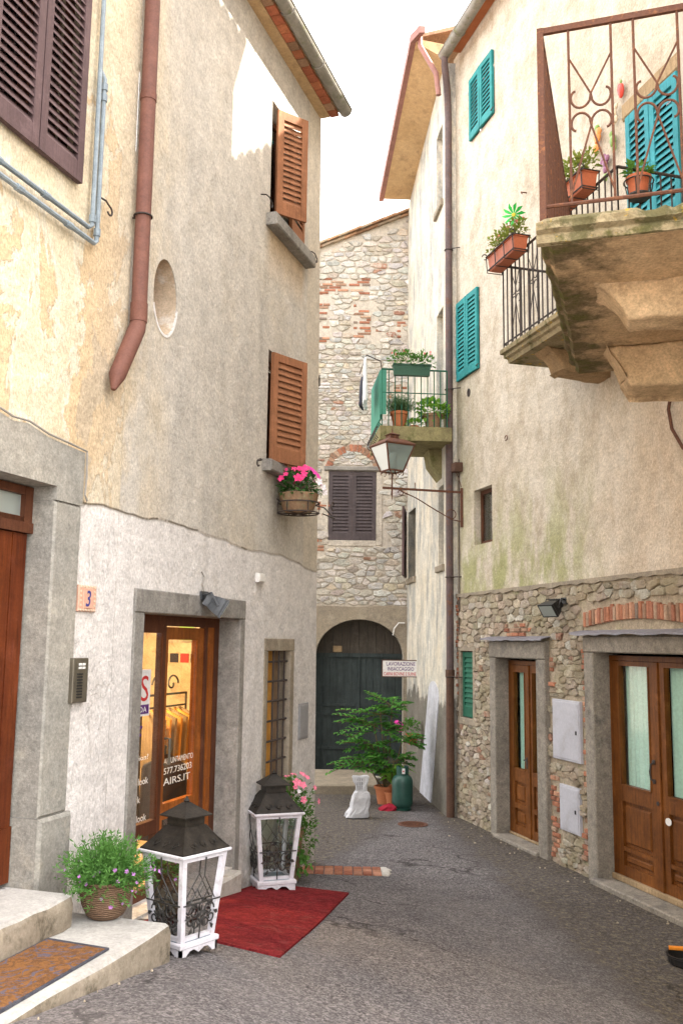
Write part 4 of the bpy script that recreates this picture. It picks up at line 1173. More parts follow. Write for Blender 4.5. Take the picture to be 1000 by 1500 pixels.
# deep eave: ochre soffit, red-brown gutter, end return
so = lambda s: .50 - (3.8 - s) * .012
ez = lambda s: 10.68 + (3.8 - s) * .24
mb = MB(); n = 10
rings = []
for i in range(n + 1):
    s = 3.78 - (3.78 - .30) * i / n
    rings.append([B.P(s, -.05, bt(s) - .01), B.P(s, so(s), ez(s)), B.P(s, so(s), ez(s) + .06), B.P(s, -.05, bt(s) + .25)])
mb.loft(rings); mb.build('soffit', M['soffit'], pale_house, o_b)
mb = MB()
rings = []
for s in (3.84, .30, .05):
    o = so(max(s, .3)) + .01 - (0 if s >= .3 else .10); z = ez(max(s, .3)) + .02
    rings.append([B.P(s, o - .015, z - .02), B.P(s, o + .075, z - .03), B.P(s, o + .085, z + .085), B.P(s, o - .015, z + .085)])
mb.loft(rings); mb.build('gutter', M['gutter_red'], pale_house, o_b)
mb = MB(); z = ez(.3); mb.tube([B.P(.26, .40, z + .05), B.P(.24, .40, z - .1), B.P(.22, .16, z - .55), B.P(.22, .12, z - .9)], .04, 10)
mb.build('downpipe', M['gutter_red'], pale_house, o_b, smooth=True)
mb = MB(); mb.col = (.42, .26, .16); rings = []
for s in (3.8, 2.6, 1.4, .30):
    rings.append([B.P(s, so(s) + .02, ez(s) + .065), B.P(s, so(s) + .02, ez(s) + .12), B.P(s, -3, ez(s) + 1.25), B.P(s, -3, ez(s) + 1.15)])
mb.loft(rings); mb.col = (1, 1, 1); mb.build('roof', M['tile'], pale_house, o_b)
# slanting arched strip of whitewash, flush with the wall
mb = MB()
mb.prism(B.P, [(2.55, -.1), (1.57, -.1), (.90, 1.50)] + [(1.32 - .43 * math.cos(a), 1.54 + .26 * math.sin(a)) for a in np.linspace(0, math.pi, 14)], -.01, .016)
mb.build('whitewashed_arch', M['whitewash'], pale_house, o_b)
# green balcony
mb = MB(); mb.bevbox(B.P, .12, 1.30, -.05, 1.0, 5.225, 5.43, .012)
mb.prism(lambda x, y, z: B.P(.70 + y, x, z), [(-.05, 5.22), (.20, 5.22), (.16, 5.0), (-.05, 4.72)], -.05, .40)
gb = mb.build('green_balcony', M['green_slab'], pale_house, o_b)
mb = MB(); zb_, zt_ = 5.44, 6.27
def rail_run(mb, F, pts, zb_, zt_, n, r=.008, bow=.0):
    for (s0, o0), (s1, o1) in zip(pts, pts[1:]):
        mb.tube([F.P(s0, o0, zt_), F.P(s1, o1, zt_)], .013, 6); mb.tube([F.P(s0, o0, (zb_ + zt_) / 2 + .07), F.P(s1, o1, (zb_ + zt_) / 2 + .07)], .008, 6)
        for i in range(n + 1):
            k = i / n; s, o = s0 + (s1 - s0) * k, o0 + (o1 - o0) * k
            mb.tube([F.P(s, o, zt_), F.P(s, o, zb_ + .12), F.P(s, o + bow * .5, zb_ + .05), F.P(s, o, zb_ - .01)], r, 5)
rail_run(mb, B, [(.15, .02), (.15, .96)], zb_, zt_, 10); rail_run(mb, B, [(.15, .96), (1.27, .96)], zb_, zt_, 10, bow=.10)
mb.build('railing', M['shut_green'], gb, o_b)
mb = MB(); mb.box(B.P, .17, 1.27, .985, .990, 5.33, 6.26); mb.box(B.P, .145, .150, .90, .985, 5.6, 6.26); mb.build('screen_net', M['net'], gb, o_b)
mb = MB()
for i in range(9): mb = MB(); s = .22 + i * .12; mb.tube([B.P(s, .985 + .07 * math.sin(a), 5.36 + .09 * math.cos(a)) for a in np.linspace(0, math.pi, 8)], .007, 5); mb.build('net_hook', M['iron_dark'], gb, o_b)
mb = MB(); mb.tube([B.P(.2, .96, 6.27), B.P(.2, .98, 6.40), B.P(.25, 1.18, 6.50)], .009, 6)
mb.tube([B.P(.25, 1.18, 6.50), B.P(1.25, 1.18, 6.5)], .006, 6); mb.build('drying_bracket', M['iron_dark'], gb, o_b)

# ------------------------------------------------------------------ cream house on the right
o_a = A.P(1.5, -2, 0)
cream_house = thing('cream_house', 'tall cream house on the right with teal shutters above a rough stone ground floor', 'house', o_a)
AS0, AS1, ATOP = -2.1, 3.62, 11.35
H_d1 = rect(1.092, 2.208, -.02, 2.2, .18); H_d2 = rect(-1.808, -.157, -.02, 2.295, .19); H_sw = rect(2.364, 2.95, 3.70, 4.46, .16)
H_t1 = rect(2.16, 2.95, 9.63, 10.58, .10); H_t2 = rect(2.72, 3.46, 6.15, 7.33, .10); H_bd = rect(-1.88, -1.03, 5.55, 7.74, .14); H_gs = rect(2.992, 3.428, 1.35, 2.27, .10)
mb = MB(); wall(mb, A, AS0, AS1, 3.03, ATOP, [H_sw, H_t1, H_t2, H_bd])
mb.face([A.P(AS1, 0, 3.03), A.P(AS1, -6, 3.03), A.P(AS1, -6, ATOP), A.P(AS1, 0, ATOP)], [(3.6, 3), (9, 3), (9, 11), (3.6, 11)])
mb.face([A.P(AS0, 0, -.4), A.P(AS0, -6, -.4), A.P(AS0, -6, ATOP), A.P(AS0, 0, ATOP)])
mb.face([A.P(AS0, -.01, ATOP), A.P(AS1, -.01, ATOP), A.P(AS1, -6, ATOP), A.P(AS0, -6, ATOP)])
mb.face([A.P(AS0, -6, -.4), A.P(AS1, -6, -.4), A.P(AS1, -6, ATOP), A.P(AS0, -6, ATOP)])
mb.build('plaster_wall', M['cream'], cream_house, o_a)
mb = MB(); wall(mb, A, AS0, AS1, -.4, 3.028, [H_d1, H_d2, H_gs]); mb.face([A.P(AS1, 0, -.4), A.P(AS1, -6, -.4), A.P(AS1, -6, 3.03), A.P(AS1, 0, 3.03)])
# ragged lower lip of the plaster
mb.build('stone_wall', M['mortar_tan'], cream_house, o_a)
mb = MB(); rnd = random.Random(6); q = []
s = AS0
while s <= AS1: q.append((s, 3.012 + rnd.uniform(-.018, .018))); s += .12
mb.prism(A.P, [(AS1, 3.06), (AS0, 3.06)] + q, -.01, .030); mb.build('plaster_lip', M['stone_tan'], cream_house, o_a)
ASTONE = [((.52, .43, .32), 4), ((.58, .50, .385), 3), ((.45, .365, .265), 3), ((.47, .405, .29), 1.5), ((.64, .58, .49), 1.4), ((.44, .25, .17), .7), ((.36, .30, .22), 1.5)]
abz = [(.02, .13, .9, 2.30), (.02, .2, .1, .5), (.68, .86, .05, .95), (3.47, 3.62, 1.6, 3.0), (.72, .86, 1.9, 2.3), (1.3, 2.0, 2.46, 2.60)]
def keep_a(s, z):
    if .84 < s < 2.40 and z < 2.46: return False
    if s < .04 and z < 2.52: return False
    if s < .12 and 2.50 < z < 2.80: return False
    if 2.94 < s < 3.50 and 1.30 < z < 2.33: return False
    if .12 < s < .80 and 1.08 < z < 1.80: return False
    if .18 < s < .66 and .35 < z < .90: return False
    for a, b, c, e in abz:
        if a - .03 < s < b + .03 and c < z < e: return False
    return True
mb = MB(); rubble(mb, A, AS0, AS1, -.1, 1.5, ASTONE, keep_a, rows=(.03, .10), wid=(.07, .28), h=.030, seed=21, mort=.003)
rubble(mb, A, AS0, AS1, 1.5, 3.0, ASTONE, keep_a, rows=(.035, .12), wid=(.08, .32), h=.028, seed=22, mort=.003)
mb.build('stonework', M['rubble_moss'], cream_house, o_a)
mb = MB()
for i, (a, b, c, e) in enumerate(abz): bricks(mb, A, a, b, c, e, 60 + i, .65, .028, bl=.17)
rnd = random.Random(9); n = 34
for i in range(n):
    s = .06 - i * .0575; zc = 2.535 + .085 * math.sin(math.pi * min(1, max(0, (i + 2) / (n + 2)))); hh = .16 + rnd.uniform(-.02, .015)
    one_brick(mb, A.P, s - .05, s - .004, -.01, .035 * rnd.uniform(.8, 1.15), zc, zc + hh, rnd)
mb.build('brickwork', M['brick'], cream_house, o_a)
# stone door cases
mb = MB()
mb.bevbox(A.P, 2.20, 2.37, -.19, .06, -.2, 2.19, .012); mb.bevbox(A.P, .88, 1.10, -.19, .06, -.2, 2.19, .012); mb.bevbox(A.P, .875, 2.375, -.19, .065, 2.192, 2.40, .012)
mb.build('narrow_door_case', M['stone_case'], cream_house, o_a)
mb = MB()
mb.bevbox(A.P, -.165, .02, -.20, .06, -.2, 2.285, .012); mb.bevbox(A.P, -1.92, -1.80, -.20, .05, -.2, 2.285, .012); mb.bevbox(A.P, -1.92, .025, -.20, .065, 2.287, 2.455, .012)
mb.build('wide_door_case', M['stone_case'], cream_house, o_a)
mb = MB(); mb.bevbox(A.P, 1.08, 2.24, -.25, .10, -.2, .035, .012); mb.build('door_step', M['stone_case'], cream_house, o_a)
mb = MB(); mb.bevbox(A.P, 1.11, 2.19, -.24, -.105, .037, .066, .006); mb.build('threshold_board', M['lintel_wood'], cream_house, o_a)
mb = MB(); mb.bevbox(A.P, -1.79, -.175, -.24, -.095, .052, .106, .006); mb.build('threshold_board', M['lintel_wood'], cream_house, o_a)
mb = MB(); mb.bevbox(A.P, -1.92, -.12, -.25, .13, -.2, .05, .012); mb.build('door_step', M['stone_case'], cream_house, o_a)
def lead_sheet(s0, s1, z, seed, parent):
    rnd = random.Random(seed); mb = MB(); n = 16; ra = []
    for i in range(n + 1):
        s = s0 + (s1 - s0) * i / n; d = rnd.uniform(-.012, .012); dz = rnd.uniform(-.012, .008)
        ra.append([A.P(s, -.02, z + .035), A.P(s, .15 + d, z + dz), A.P(s, .152 + d, z - .02 + dz), A.P(s, .142 + d, z - .021 + dz), A.P(s, .135 + d, z - .004 + dz), A.P(s, -.02, z + .028)])
    mb.loft(ra); return mb.build('drip_sheet', M['zinc'], parent, o_a)
lead_sheet(.80, 2.46, 2.43, 3, cream_house); lead_sheet(-1.92, .13, 2.487, 4, cream_house)
def curtain(F, s0, s1, z0, z1, off, parent, origin, seed=1):
    mb = MB(); rnd = random.Random(seed); n = 40; ph = rnd.random() * 6
    a = [(s0 + (s1 - s0) * i / n, off + .014 * math.sin(i * .95 + ph) + .008 * math.sin(i * 2.3 + ph)) for i in range(n + 1)]
    for (sa, oa), (sb, ob) in zip(a, a[1:]):
        mb.face([F.P(sa, oa, z0), F.P(sb, ob, z0), F.P(sb, ob, z1), F.P(sa, oa, z1)])
    return mb.build('curtain', M['curtain'], parent, origin, smooth=True)
def pair_door(name, s_far, s_near, z0, h, off, glass, panels, stile, ajar=0):
    """two leaves meeting in the middle, seen from the street; s_far is the deeper end"""
    w = (s_far - s_near) / 2 - .045
    mb = MB(); mb.box(A.P, s_far - .04, s_far, off - .03, off + .05, z0, z0 + h + .05); mb.box(A.P, s_near, s_near + .04, off - .03, off + .05, z0, z0 + h + .05); mb.box(A.P, s_near + .04, s_far - .04, off - .03, off + .05, z0 + h, z0 + h + .05)
    root = mb.build(name, M['door_brown'], cream_house, o_a)
    for s, fl in ((s_far - .043, -1), (s_near + .043, 1)):
        T_ = hinge(A, s, off, z0 + .008, 0, fl)
        mb = MB(); door_leaf(mb, T_, w, h - .012, .05, glass, panels, stile)
        mb.box(T_, stile - .015, stile, .045, .058, glass[0], glass[1]); mb.box(T_, w - stile, w - stile + .015, .045, .058, glass[0], glass[1]); mb.box(T_, stile, w - stile, .045, .058, glass[0] - .016, glass[0])
        if fl == -1: mb.bevbox(T_, w - .015, w + .045, .045, .068, 0, h - .012, .006)
        lf = mb.build('door_leaf', M['door_brown'], root, o_a)
        g = MB(); g.box(T_, stile, w - stile, .02, .026, glass[0], glass[1]); g.build('pane', M['glass_door'], root, o_a)
        a, b = sorted((s + fl * stile * .7, s + fl * (w - stile * .7)))
        curtain(A, a, b, z0 + glass[0] - .05, z0 + glass[1] + .05, off - .05, root, o_a, 3 + fl)
    mb = MB(); mb.box(A.P, s_near, s_far, off - .25, off - .23, z0, z0 + h); mb.build('room_shade_panel', M['dark'], root, o_a)  # black panel coloured as the shade behind the leaves
    c = (s_far + s_near) / 2 + .02
    mb = MB()
    if name == 'wide_door':
        mb.tube([A.P(c + .05, off + .05, z0 + 1.0), A.P(c + .05, off + .09, z0 + 1.01), A.P(c + .05, off + .10, z0 + 1.08), A.P(c + .05, off + .09, z0 + 1.15), A.P(c + .05, off + .05, z0 + 1.16)], .010, 6)
        for z in (.99, 1.17): mb.lathe(lambda x, y, zz, z=z: A.P(c + .05 + x, off + .05 + zz, z0 + z + y), [(.022, 0), (.022, .012), (.008, .02)], 10)
        mb.lathe(lambda x, y, zz: A.P(c - .02 + x, off + .068 + zz, z0 + .80 + y), [(.02, 0), (.02, .008)], 10)
    else:
        mb.box(A.P, c - .015, c + .015, off + .05, off + .075, z0 + .82, z0 + .95); mb.tube([A.P(c, off + .06, z0 + .92), A.P(c, off + .11, z0 + .92), A.P(c - .08, off + .11, z0 + .92)], .009, 6)
    mb.build('handle', M['iron_dark'], root, o_a)
    return root
pair_door('narrow_door', 2.195, 1.105, .06, 2.05, -.175, (.78, 1.95), [(.10, .30), (.36, .62)], .105)
wd_ = pair_door('wide_door', -.17, -1.795, .10, 2.11, -.18, (.88, 2.05), [(.10, .24), (.28, .72)], .135)
mb = MB(); mb.lathe(lambda x, y, z: A.P(-1.12 + x * 1.3, -.122 + z, .76 + y), [(.035, 0), (.035, .004)], 16); mb.build('sticker', M['enamel'], wd_, o_a)
# narrow green shutter in the stone wall
mb = MB(); mb.bevbox(A.P, 2.92, 3.0, -.1, .02, 1.30, 2.31, .006); mb.bevbox(A.P, 3.42, 3.48, -.1, .02, 1.30, 2.31, .006); mb.bevbox(A.P, 2.9, 3.5, -.1, .024, 2.262, 2.34, .006); mb.bevbox(A.P, 2.9, 3.5, -.1, .03, 1.27, 1.358, .006)
gs = mb.build('cellar_window', M['stone_tan'], cream_house, o_a)
mb = MB(); louvre(mb, hinge(A, 3.41, -.05, 1.37, 0, -1), .40, .88, stile=.055, rails=(.07, .13), pitch=.065); mb.build('shutter', M['shut_green'], gs, o_a)
mb = MB(); mb.box(A.P, 3.0, 3.42, -.10, -.09, 1.36, 2.26); mb.build('room_shade_panel', M['dark'], gs, o_a)  # black sheet, its colour standing for the shade behind the slats
sw = window_back(A, 2.364, 2.95, 3.70, 4.46, -.10, cream_house, o_a, M['dark_wood'], mull=False)
for (s0_, s1_, z0_, z1_, m_, nm) in ((2.16, 2.95, 9.63, 10.58, 'shut_teal', 'window'), (2.72, 3.46, 6.15, 7.33, 'shut_teal', 'window')):
    w = window_back(A, s0_, s1_, z0_, z1_, -.05, cream_house, o_a, M['dark_wood'])
    for hs, fl in ((s0_, 1), (s1_, -1)):
        mb = MB(); louvre(mb, hinge(A, hs, .01, z0_, R(1.5), fl), (s1_ - s0_) / 2 - .006, z1_ - z0_, stile=.06, rails=(.08, .10), pitch=.062); mb.build('shutter', M[m_], w, o_a)
    mb = MB()
    for z in (z0_ + .12, z1_ - .2): mb.box(A.P, s1_ + .0, s1_ + .045, .0, .03, z, z + .05)
    mb.tube([A.P(s0_ + .02, .05, z0_ + .04), A.P(s0_ - .07, .06, z0_ + .04)], .008, 5)
    mb.build('hinge', M['iron_dark'], w, o_a)
bd = window_back(A, -1.88, -1.03, 5.55, 7.74, -.08, cream_house, o_a, M['dark_wood']); bd.name = 'balcony_door'
for hs, fl in ((-1.88, 1), (-1.03, -1)):
    mb = MB(); louvre(mb, hinge(A, hs, .01, 5.56, R(2), fl), .42, 2.16, stile=.07, rails=(.10, .16), pitch=.072, mid=.85, th=.04); mb.build('shutter', M['shut_blue'], bd, o_a)
mb = MB(); mb.bevbox(A.P, -1.92, -.93, -.1, .03, 7.745, 7.93, .02); mb.build('wooden_lintel', M['lintel_wood'], bd, o_a)
# eave: brick-red boards, gutter, long downpipe
mb = MB(); mb.bevbox(A.P, AS0, 3.35, -.2, .22, 11.30, 11.345, .008); mb.build('soffit', M['terracotta'], cream_house, o_a)
mb = MB(); half_tiles(mb, A, AS0, 3.40, -3.5, .24, 11.36, .36, 12); mb.build('roof', M['tile'], cream_house, o_a)
gutter(A, AS0, 3.42, .25, 11.25, .085).build('gutter', M['gutter'], cream_house, o_a, smooth=True)
mb = MB(); r = .052
mb.tube([A.P(3.36, .25, 11.18), A.P(3.37, .25, 11.06), A.P(3.50, .16, 10.80), A.P(3.55, .13, 10.62), A.P(3.55, .12, 10.3), A.P(3.55, .12, 1.98)], r, 14)
mb.build('downpipe', M['pipe_violet'], cream_house, o_a, smooth=True)
mb = MB(); mb.tube([A.P(3.55, .12, 1.98), A.P(3.55, .12, -.1)], r * 1.08, 14); mb.tube([A.P(3.55, .12, 1.90), A.P(3.55, .12, 2.0)], r * 1.25, 14); mb.build('downpipe', M['pipe_rust'], cream_house, o_a, smooth=True)
mb = MB()
for z in (1.9, 3.3, 6.05, 8.2): mb.tube([A.P(3.55 + .06 * math.cos(a), .12 + .06 * math.sin(a), z) for a in np.linspace(0, 2 * math.pi, 14)], .008, 5); mb.tube([A.P(3.49, .12, z), A.P(3.40, .0, z)], .008, 5)
mb.build('pipe_clip', M['iron_dark'], cream_house, o_a)
mb = MB(); mb.tube([A.P(3.455, .012, 5.0), A.P(3.45, .012, 3.05), A.P(3.46, .02, 2.4)], .006, 5); mb.lathe(lambda x, y, z: A.P(3.10 + x * .8, z, 5.90 + y), [(.06, 0), (.06, .012), (.035, .014), (.035, .004)], 14)
mb.build('wall_vent', M['iron_dark'], cream_house, o_a)
mb = MB(); mb.tube([A.P(1.25, 0, 8.02), A.P(1.25, .08, 8.02), A.P(1.22, .08, 7.98)], .008, 5); mb.build('wall_ring', M['iron'], cream_house, o_a); mb = MB(); mb.tube([A.P(1.86 + .04 * math.cos(a), .03, 4.98 + .03 * math.sin(a)) for a in np.linspace(0, 5.5, 10)], .007, 5)
mb.build('wall_ring', M['iron'], cream_house, o_a)
mb = MB(); mb.tube([A.P(-1.80, .03, 5.0), A.P(-1.66, .05, 4.75), A.P(-1.60, .06, 4.52), A.P(-1.64, .06, 4.33), A.P(-1.78, .05, 4.12), A.P(-1.9, .03, 4.05)], .016, 8); mb.build('hanging_cable', M['iron'], cream_house, o_a, smooth=True)

# balcony of the cream house
def moulded_slab(mb, F, s0, s1, o1, zt, th):
    prof = [(0, zt - th), (o1 - .07, zt - th), (o1 - .06, zt - th * .72), (o1 - .03, zt - th * .62), (o1 - .03, zt - th * .42), (o1, zt - th * .34), (o1, zt - .012), (o1 - .012, zt), (0, zt)]
    e = [(0, 0), (.07, .07), (.06, .06), (.03, .03), (.03, .03), (0, 0), (0, 0), (.012, .012), (.012, .012)]
    def ring(s, k, sg): return [F.P(s + sg * (.07 if i < 2 else e[i][0]), o, z) for i, (o, z) in enumerate(prof)]
    mb.loft([ring(s0, 1, 1), ring(s1, 1, -1)])
mb = MB(); moulded_slab(mb, A, -2.17, .185, .90, 5.55, .17); b2 = mb.build('balcony', M['ledge'], cream_house, o_a)
for sc in (-.42, -1.25, -1.85):
    mb = MB(); mb.prism(lambda x, y, z: A.P(sc + y, x, z), [(-.03, 5.375), (.72, 5.375), (.66, 5.33), (.61, 5.28), (.57, 5.22), (.54, 5.16), (.50, 5.14), (-.03, 5.11)], -.13, .13)
    soften(mb.build('corbel', M['balcony_stone'], b2, o_a), .015, .012)
mb = MB(); zb_, zt_ = 5.55, 6.50
def scroll(mb, T_, x, z, w, fl=1, fz=1, r=.007):
    """C-scroll in the plane of the railing"""
    pts = []
    for i in range(16):
        a = math.pi * (1.0 + 1.5 * i / 15); rr = w * (1 - .045 * i)
        pts.append(T_(x + fl * rr * math.cos(a), 0, z + fz * rr * math.sin(a)))
    mb.tube(pts, r, 5)
def scroll_panel(mb, T_, x0, x1, zb, zt, r=.009):
    """pair of uprights carrying crossed bars that pinch at two scrolls (x along the rail)"""
    c, w = (x0 + x1) / 2, (x1 - x0) / 2; h = zt - zb; zm = zb + h * .52; g = h * .075
    for x in (x0, x1): mb.tube([T_(x, 0, zb), T_(x, 0, zt)], r, 6)
    for fl in (-1, 1):
        mb.tube([T_(c - fl * w, 0, zt - h * .17), T_(c, 0, zm + g * 1.2)], r * .8, 5); mb.tube([T_(c - fl * w, 0, zb + h * .05), T_(c, 0, zm - g * 1.2)], r * .8, 5)
        for fz in (1, -1):
            z0 = zm + fz * g * 1.2
            pts = [T_(c, 0, z0)]
            for i in range(15):
                a = -math.pi * .12 - i * (math.pi * 1.32) / 14
                sh_ = 1 - .034 * i
                pts.append(T_(c + fl * w * (.5 - .47 * sh_ * math.cos(a) + .012 * i), 0, zm + fz * (g * 1.02 + g * .95 * sh_ * math.sin(a))))
            mb.tube(pts, r * .95, 5)
TR = lambda x, y, z: A.P(x, .865 + y, z)
TRn = lambda x, y, z: A.P(-2.135 + y, x, z)
for T_, a, b, n in ((TR, -2.135, .15, 23), (TRn, .0, .865, 8), (lambda x, y, z: A.P(.15 + y, x, z), .0, .865, 8)):
    mb.tube([T_(a, 0, zt_), T_(b, 0, zt_)], .014, 6); mb.tube([T_(a, 0, zb_ + .05), T_(b, 0, zb_ + .05)], .010, 6)
    for i in range(n + 1): x = a + (b - a) * i / n; mb.tube([T_(x, 0, zb_), T_(x, 0, zt_)], .0085, 5)
for x in (-.15, -.55): scroll_panel(mb, TR, x - .1, x + .1, zb_ + .05, zt_, .006)
mb.build('railing', M['iron_dark'], b2, o_a)

# ------------------------------------------------------------------ near house on the right with the big balcony
o_w = W.P(1, -2, 0)
near_house = thing('near_house', 'house at the right edge carrying the big mossy stone balcony', 'house', o_w)
WS0, WS1, WT = -.30, 3.74, 12.6  # house wall is out of view, its height set to shade the left houses
mb = MB(); wall(mb, W, WS0, WS1, -.4, WT, []); shell(mb, W, WS0, WS1, 4, -.4, WT); mb.build('wall', M['cream'], near_house, o_w)
mb = MB(); half_tiles(mb, W, WS0, WS1, -3.0, .3, 12.62, .36, 15); mb.build('roof', M['tile'], near_house, o_w)
rnd = random.Random(12); mb = MB(); n = 20; rings = []
for i in range(n + 1):                             # weathered slab: thin upper course with a broken lip over a thicker bed
    s = 2.55 * i / n; w = lambda k: rnd.uniform(-k, k)
    d = w(.010)
    rings.append([W.P(s, -.05, 4.53), W.P(s, .93 + d, 4.53 + w(.006)), W.P(s, .955 + d, 4.56), W.P(s, .945 + d, 4.583 + w(.003)), W.P(s, .99 + d, 4.60 + w(.006)), W.P(s, 1.005 + d, 4.625), W.P(s, .985 + d, 4.655 + w(.006)), W.P(s, .6, 4.66), W.P(s, -.05, 4.66)])
mb.loft(rings, caps=False)
bal1 = mb.build('balcony', M['balcony_damp'], near_house, o_w, smooth=False)
mb = MB(); rings = []; n = 22; rnd = random.Random(15)
for i in range(n + 1):                             # moulded front edge of the slab, chipped along its top
    o = -.05 + 1.055 * i / n; w = lambda k: rnd.uniform(-k, k); chip = .025 if rnd.random() < .16 else 0
    rings.append([W.P(.02, o, 4.53), W.P(-.012 + w(.005), o, 4.535 + w(.004)), W.P(-.022 + w(.006), o, 4.565), W.P(-.010, o, 4.588 + w(.004)), W.P(-.05 + w(.008), o, 4.60 + w(.004)), W.P(-.058 + w(.008) + chip * .6, o, 4.64 - chip), W.P(-.035 + w(.006), o, 4.668 - chip), W.P(.02, o, 4.672)])
mb.loft(rings); mb.build('front_moulding', M['ledge'], bal1, o_w)
for k, (sc, wd_, o1, z0) in enumerate(((.66, .34, .53, 4.31), (1.88, .40, .53, 4.22))):
    mb = MB(); mb.prism(lambda x, y, z: W.P(sc + y, x, z), [(-.05, 4.528), (o1 + .17, 4.528), (o1 + .05, z0 + .08), (o1, z0), (-.05, z0 - .02)], 0, wd_); soften(mb.build('corbel', M['balcony_clean'], bal1, o_w), .03, .022, k)
mb = MB()
TF = lambda x, y, z: W.P(.03 + y, .97 - x, z)      # x runs from the outer corner towards the wall
zb_, zt_ = 4.765, 5.84
mb.box(TF, -.015, .92, -.012, .012, zt_ - .035, zt_)
mb.tube([TF(0, 0, zb_), TF(.95, 0, zb_)], .011, 6); mb.box(TF, -.018, .018, -.018, .018, 4.66, zt_ - .002)
for a, b in ((.155, .385), (.505, .735)): scroll_panel(mb, TF, a, b, zb_, zt_ - .03, .0075)
mb.build('front_railing', M['iron'], bal1, o_w)
mb = MB()
TS = lambda x, y, z: W.P(.05 + x, .97 + y, z)
mb.box(TS, 0, 2.45, -.014, .014, zt_ - .035, zt_ - .002); mb.tube([TS(0, 0, zb_), TS(2.45, 0, zb_)], .012, 6)
n = 34
for i in range(n): x = .07 + i * 2.38 / n; mb.box(TS, x, x + .028, -.008 - .004 * (i % 3), .008, 4.665, zt_ - .03)
mb.build('side_railing', M['iron'], bal1, o_w)
# ------------------------------------------------------------------ lettering and fittings in the shop doorway
TX = lambda s, z, off: (lambda x, y, zz: L.P(s + x, off + y, z + zz))
yo = -.195
mb = MB(); mb.box(L.P, -3.74, -3.33, yo - .004, yo, 1.78, 2.13); poster = mb.build('poster', M['enamel'], shop_front, o_g)
text_mesh('lettering', "'S", M['ink_red'], TX(-3.53, 1.89, yo), .20, shop_front, o_g, width=.17)
text_mesh('lettering', "R", M['ink_black'], TX(-3.72, 1.89, yo), .20, shop_front, o_g, width=.16)
mb = MB(); mb.box(L.P, -3.725, -3.345, yo, yo + .0012, 1.795, 1.865); mb.build('colour_band', M['ink_purple'], shop_front, o_g)
text_mesh('lettering', "MODA", M['ink_white'], TX(-3.62, 1.808, yo + .001), .042, shop_front, o_g, width=.24)
text_mesh('lettering', "ff", M['ink_purple'], TX(-3.60, 1.54, yo), .17, shop_front, o_g, width=.17)
mb = MB(); mb.box(L.P, -3.75, -3.50, yo, yo + .002, 1.50, 1.52); mb.build('colour_band', M['ink_purple'], shop_front, o_g)
for body, z, w, s in (("passion?", 1.44, .30, -3.62), ("to look", 1.27, .25, -3.56), ("look", 1.14, .16, -3.58), ("can look", 1.00, .28, -3.60), ("look", .87, .16, -3.56), ("RS.IT", .74, .26, -3.60)):
    text_mesh('lettering', body, M['ink_white'], TX(s, z, yo), .05 if body != 'RS.IT' else .07, shop_front, o_g, width=w)
text_mesh('lettering', "CHIANTI", M['ink_white'], TX(-3.62, .66, yo), .045, shop_front, o_g, width=.26)
for body, z, h, w in (("APPUNTAMENTO", 1.375, .045, .50), ("577.736203", 1.295, .05, .48), ("AIRS.IT", 1.21, .055, .46)):
    text_mesh('lettering', body, M['ink_white'], TX(-3.04, z, -.209), h, shop_door, o_g, width=w)
def thingmesh(name, label, cat, mat, mb, origin, group=None, smooth=False):
    return tag(mb.build(name, mat, None, origin, smooth), label, cat, group)
# things inside the shop
o = L.P(-1.72, -.92, .405)
coat = thing('coat_stand', 'black garment on a low stand behind the glass of the lit shop door', 'coat stand', o)
mb = MB(); TT = local(*o); mb.lathe(TT, [(.14, 0), (.13, .02), (.02, .05), (.018, .92), (.03, .95), (0.001, .97)], 12); mb.build('stand', M['black_metal'], coat, o)
mb = MB(); rings = []
for z, a, b in ((.12, .26, .2), (.3, .25, .19), (.5, .22, .17), (.68, .21, .15), (.78, .21, .13), (.83, .12, .09), (.88, .06, .05)):
    rings.append([TT(a * math.cos(q) * (1 + .06 * math.sin(5 * q)), b * math.sin(q) * (1 + .08 * math.sin(4 * q)), z) for q in np.linspace(0, 2 * math.pi, 24, endpoint=False)])
mb.loft(rings); mb.build('garment', M['ink_black'], coat, o, smooth=True)
o = L.P(-.27, -1.5, 2.47)
pic = thing('picture', 'small green and tan picture high on the wall inside the shop', 'picture', o)
mb = MB(); mb.box(L.P, -.275, -.262, -1.72, -1.36, 2.33, 2.60); mb.build('picture_sheet', M['stone_tan'], pic, o)
mb = MB(); mb.box(L.P, -.279, -.2755, -1.56, -1.38, 2.36, 2.58); mb.build('green_motif', M['cer_green'], pic, o)
o = L.P(-.27, -1.6, 2.16)
strip = thing('photo_strip', 'row of small dark and red cards on the wall inside the shop', 'cards', o)
for i in range(4): mb = MB(); mb.box(L.P, -.275, -.262, -1.80 + i * .13, -1.70 + i * .13, 2.11, 2.21); mb.build('card', M['ink_red'] if i == 2 else M['ink_black'], strip, o)
o = L.P(-1.5, -1.08, .405)
sh = thing('reflection_rack', 'rack of golden garments inside the shop, its iron scroll imitating a reflected railing', 'stand-in rack', o)
mb = MB(); TQ = lambda x, y, z: L.P(-1.45 + x, -1.08 + y, .405 + z)
for x in (-.45, .45): mb.tube([TQ(x, 0, 0), TQ(x, 0, 1.42)], .012, 6)
mb.tube([TQ(-.45, 0, 1.42), TQ(.45, 0, 1.42)], .012, 6); mb.tube([TQ(-.45, 0, 1.30), TQ(.45, 0, 1.30)], .010, 6)
for x, f in ((-.14, 1), (.14, -1)):  # added scrolls imitate a balcony railing reflected in the door glass
    mb.tube([TQ(x + f * (.13 - .0065 * i) * math.cos(math.pi * (1 - 2.1 * i / 17)), 0, 1.52 + (.10 - .005 * i) * math.sin(math.pi * (1 - 2.1 * i / 17))) for i in range(18)], .010, 5)
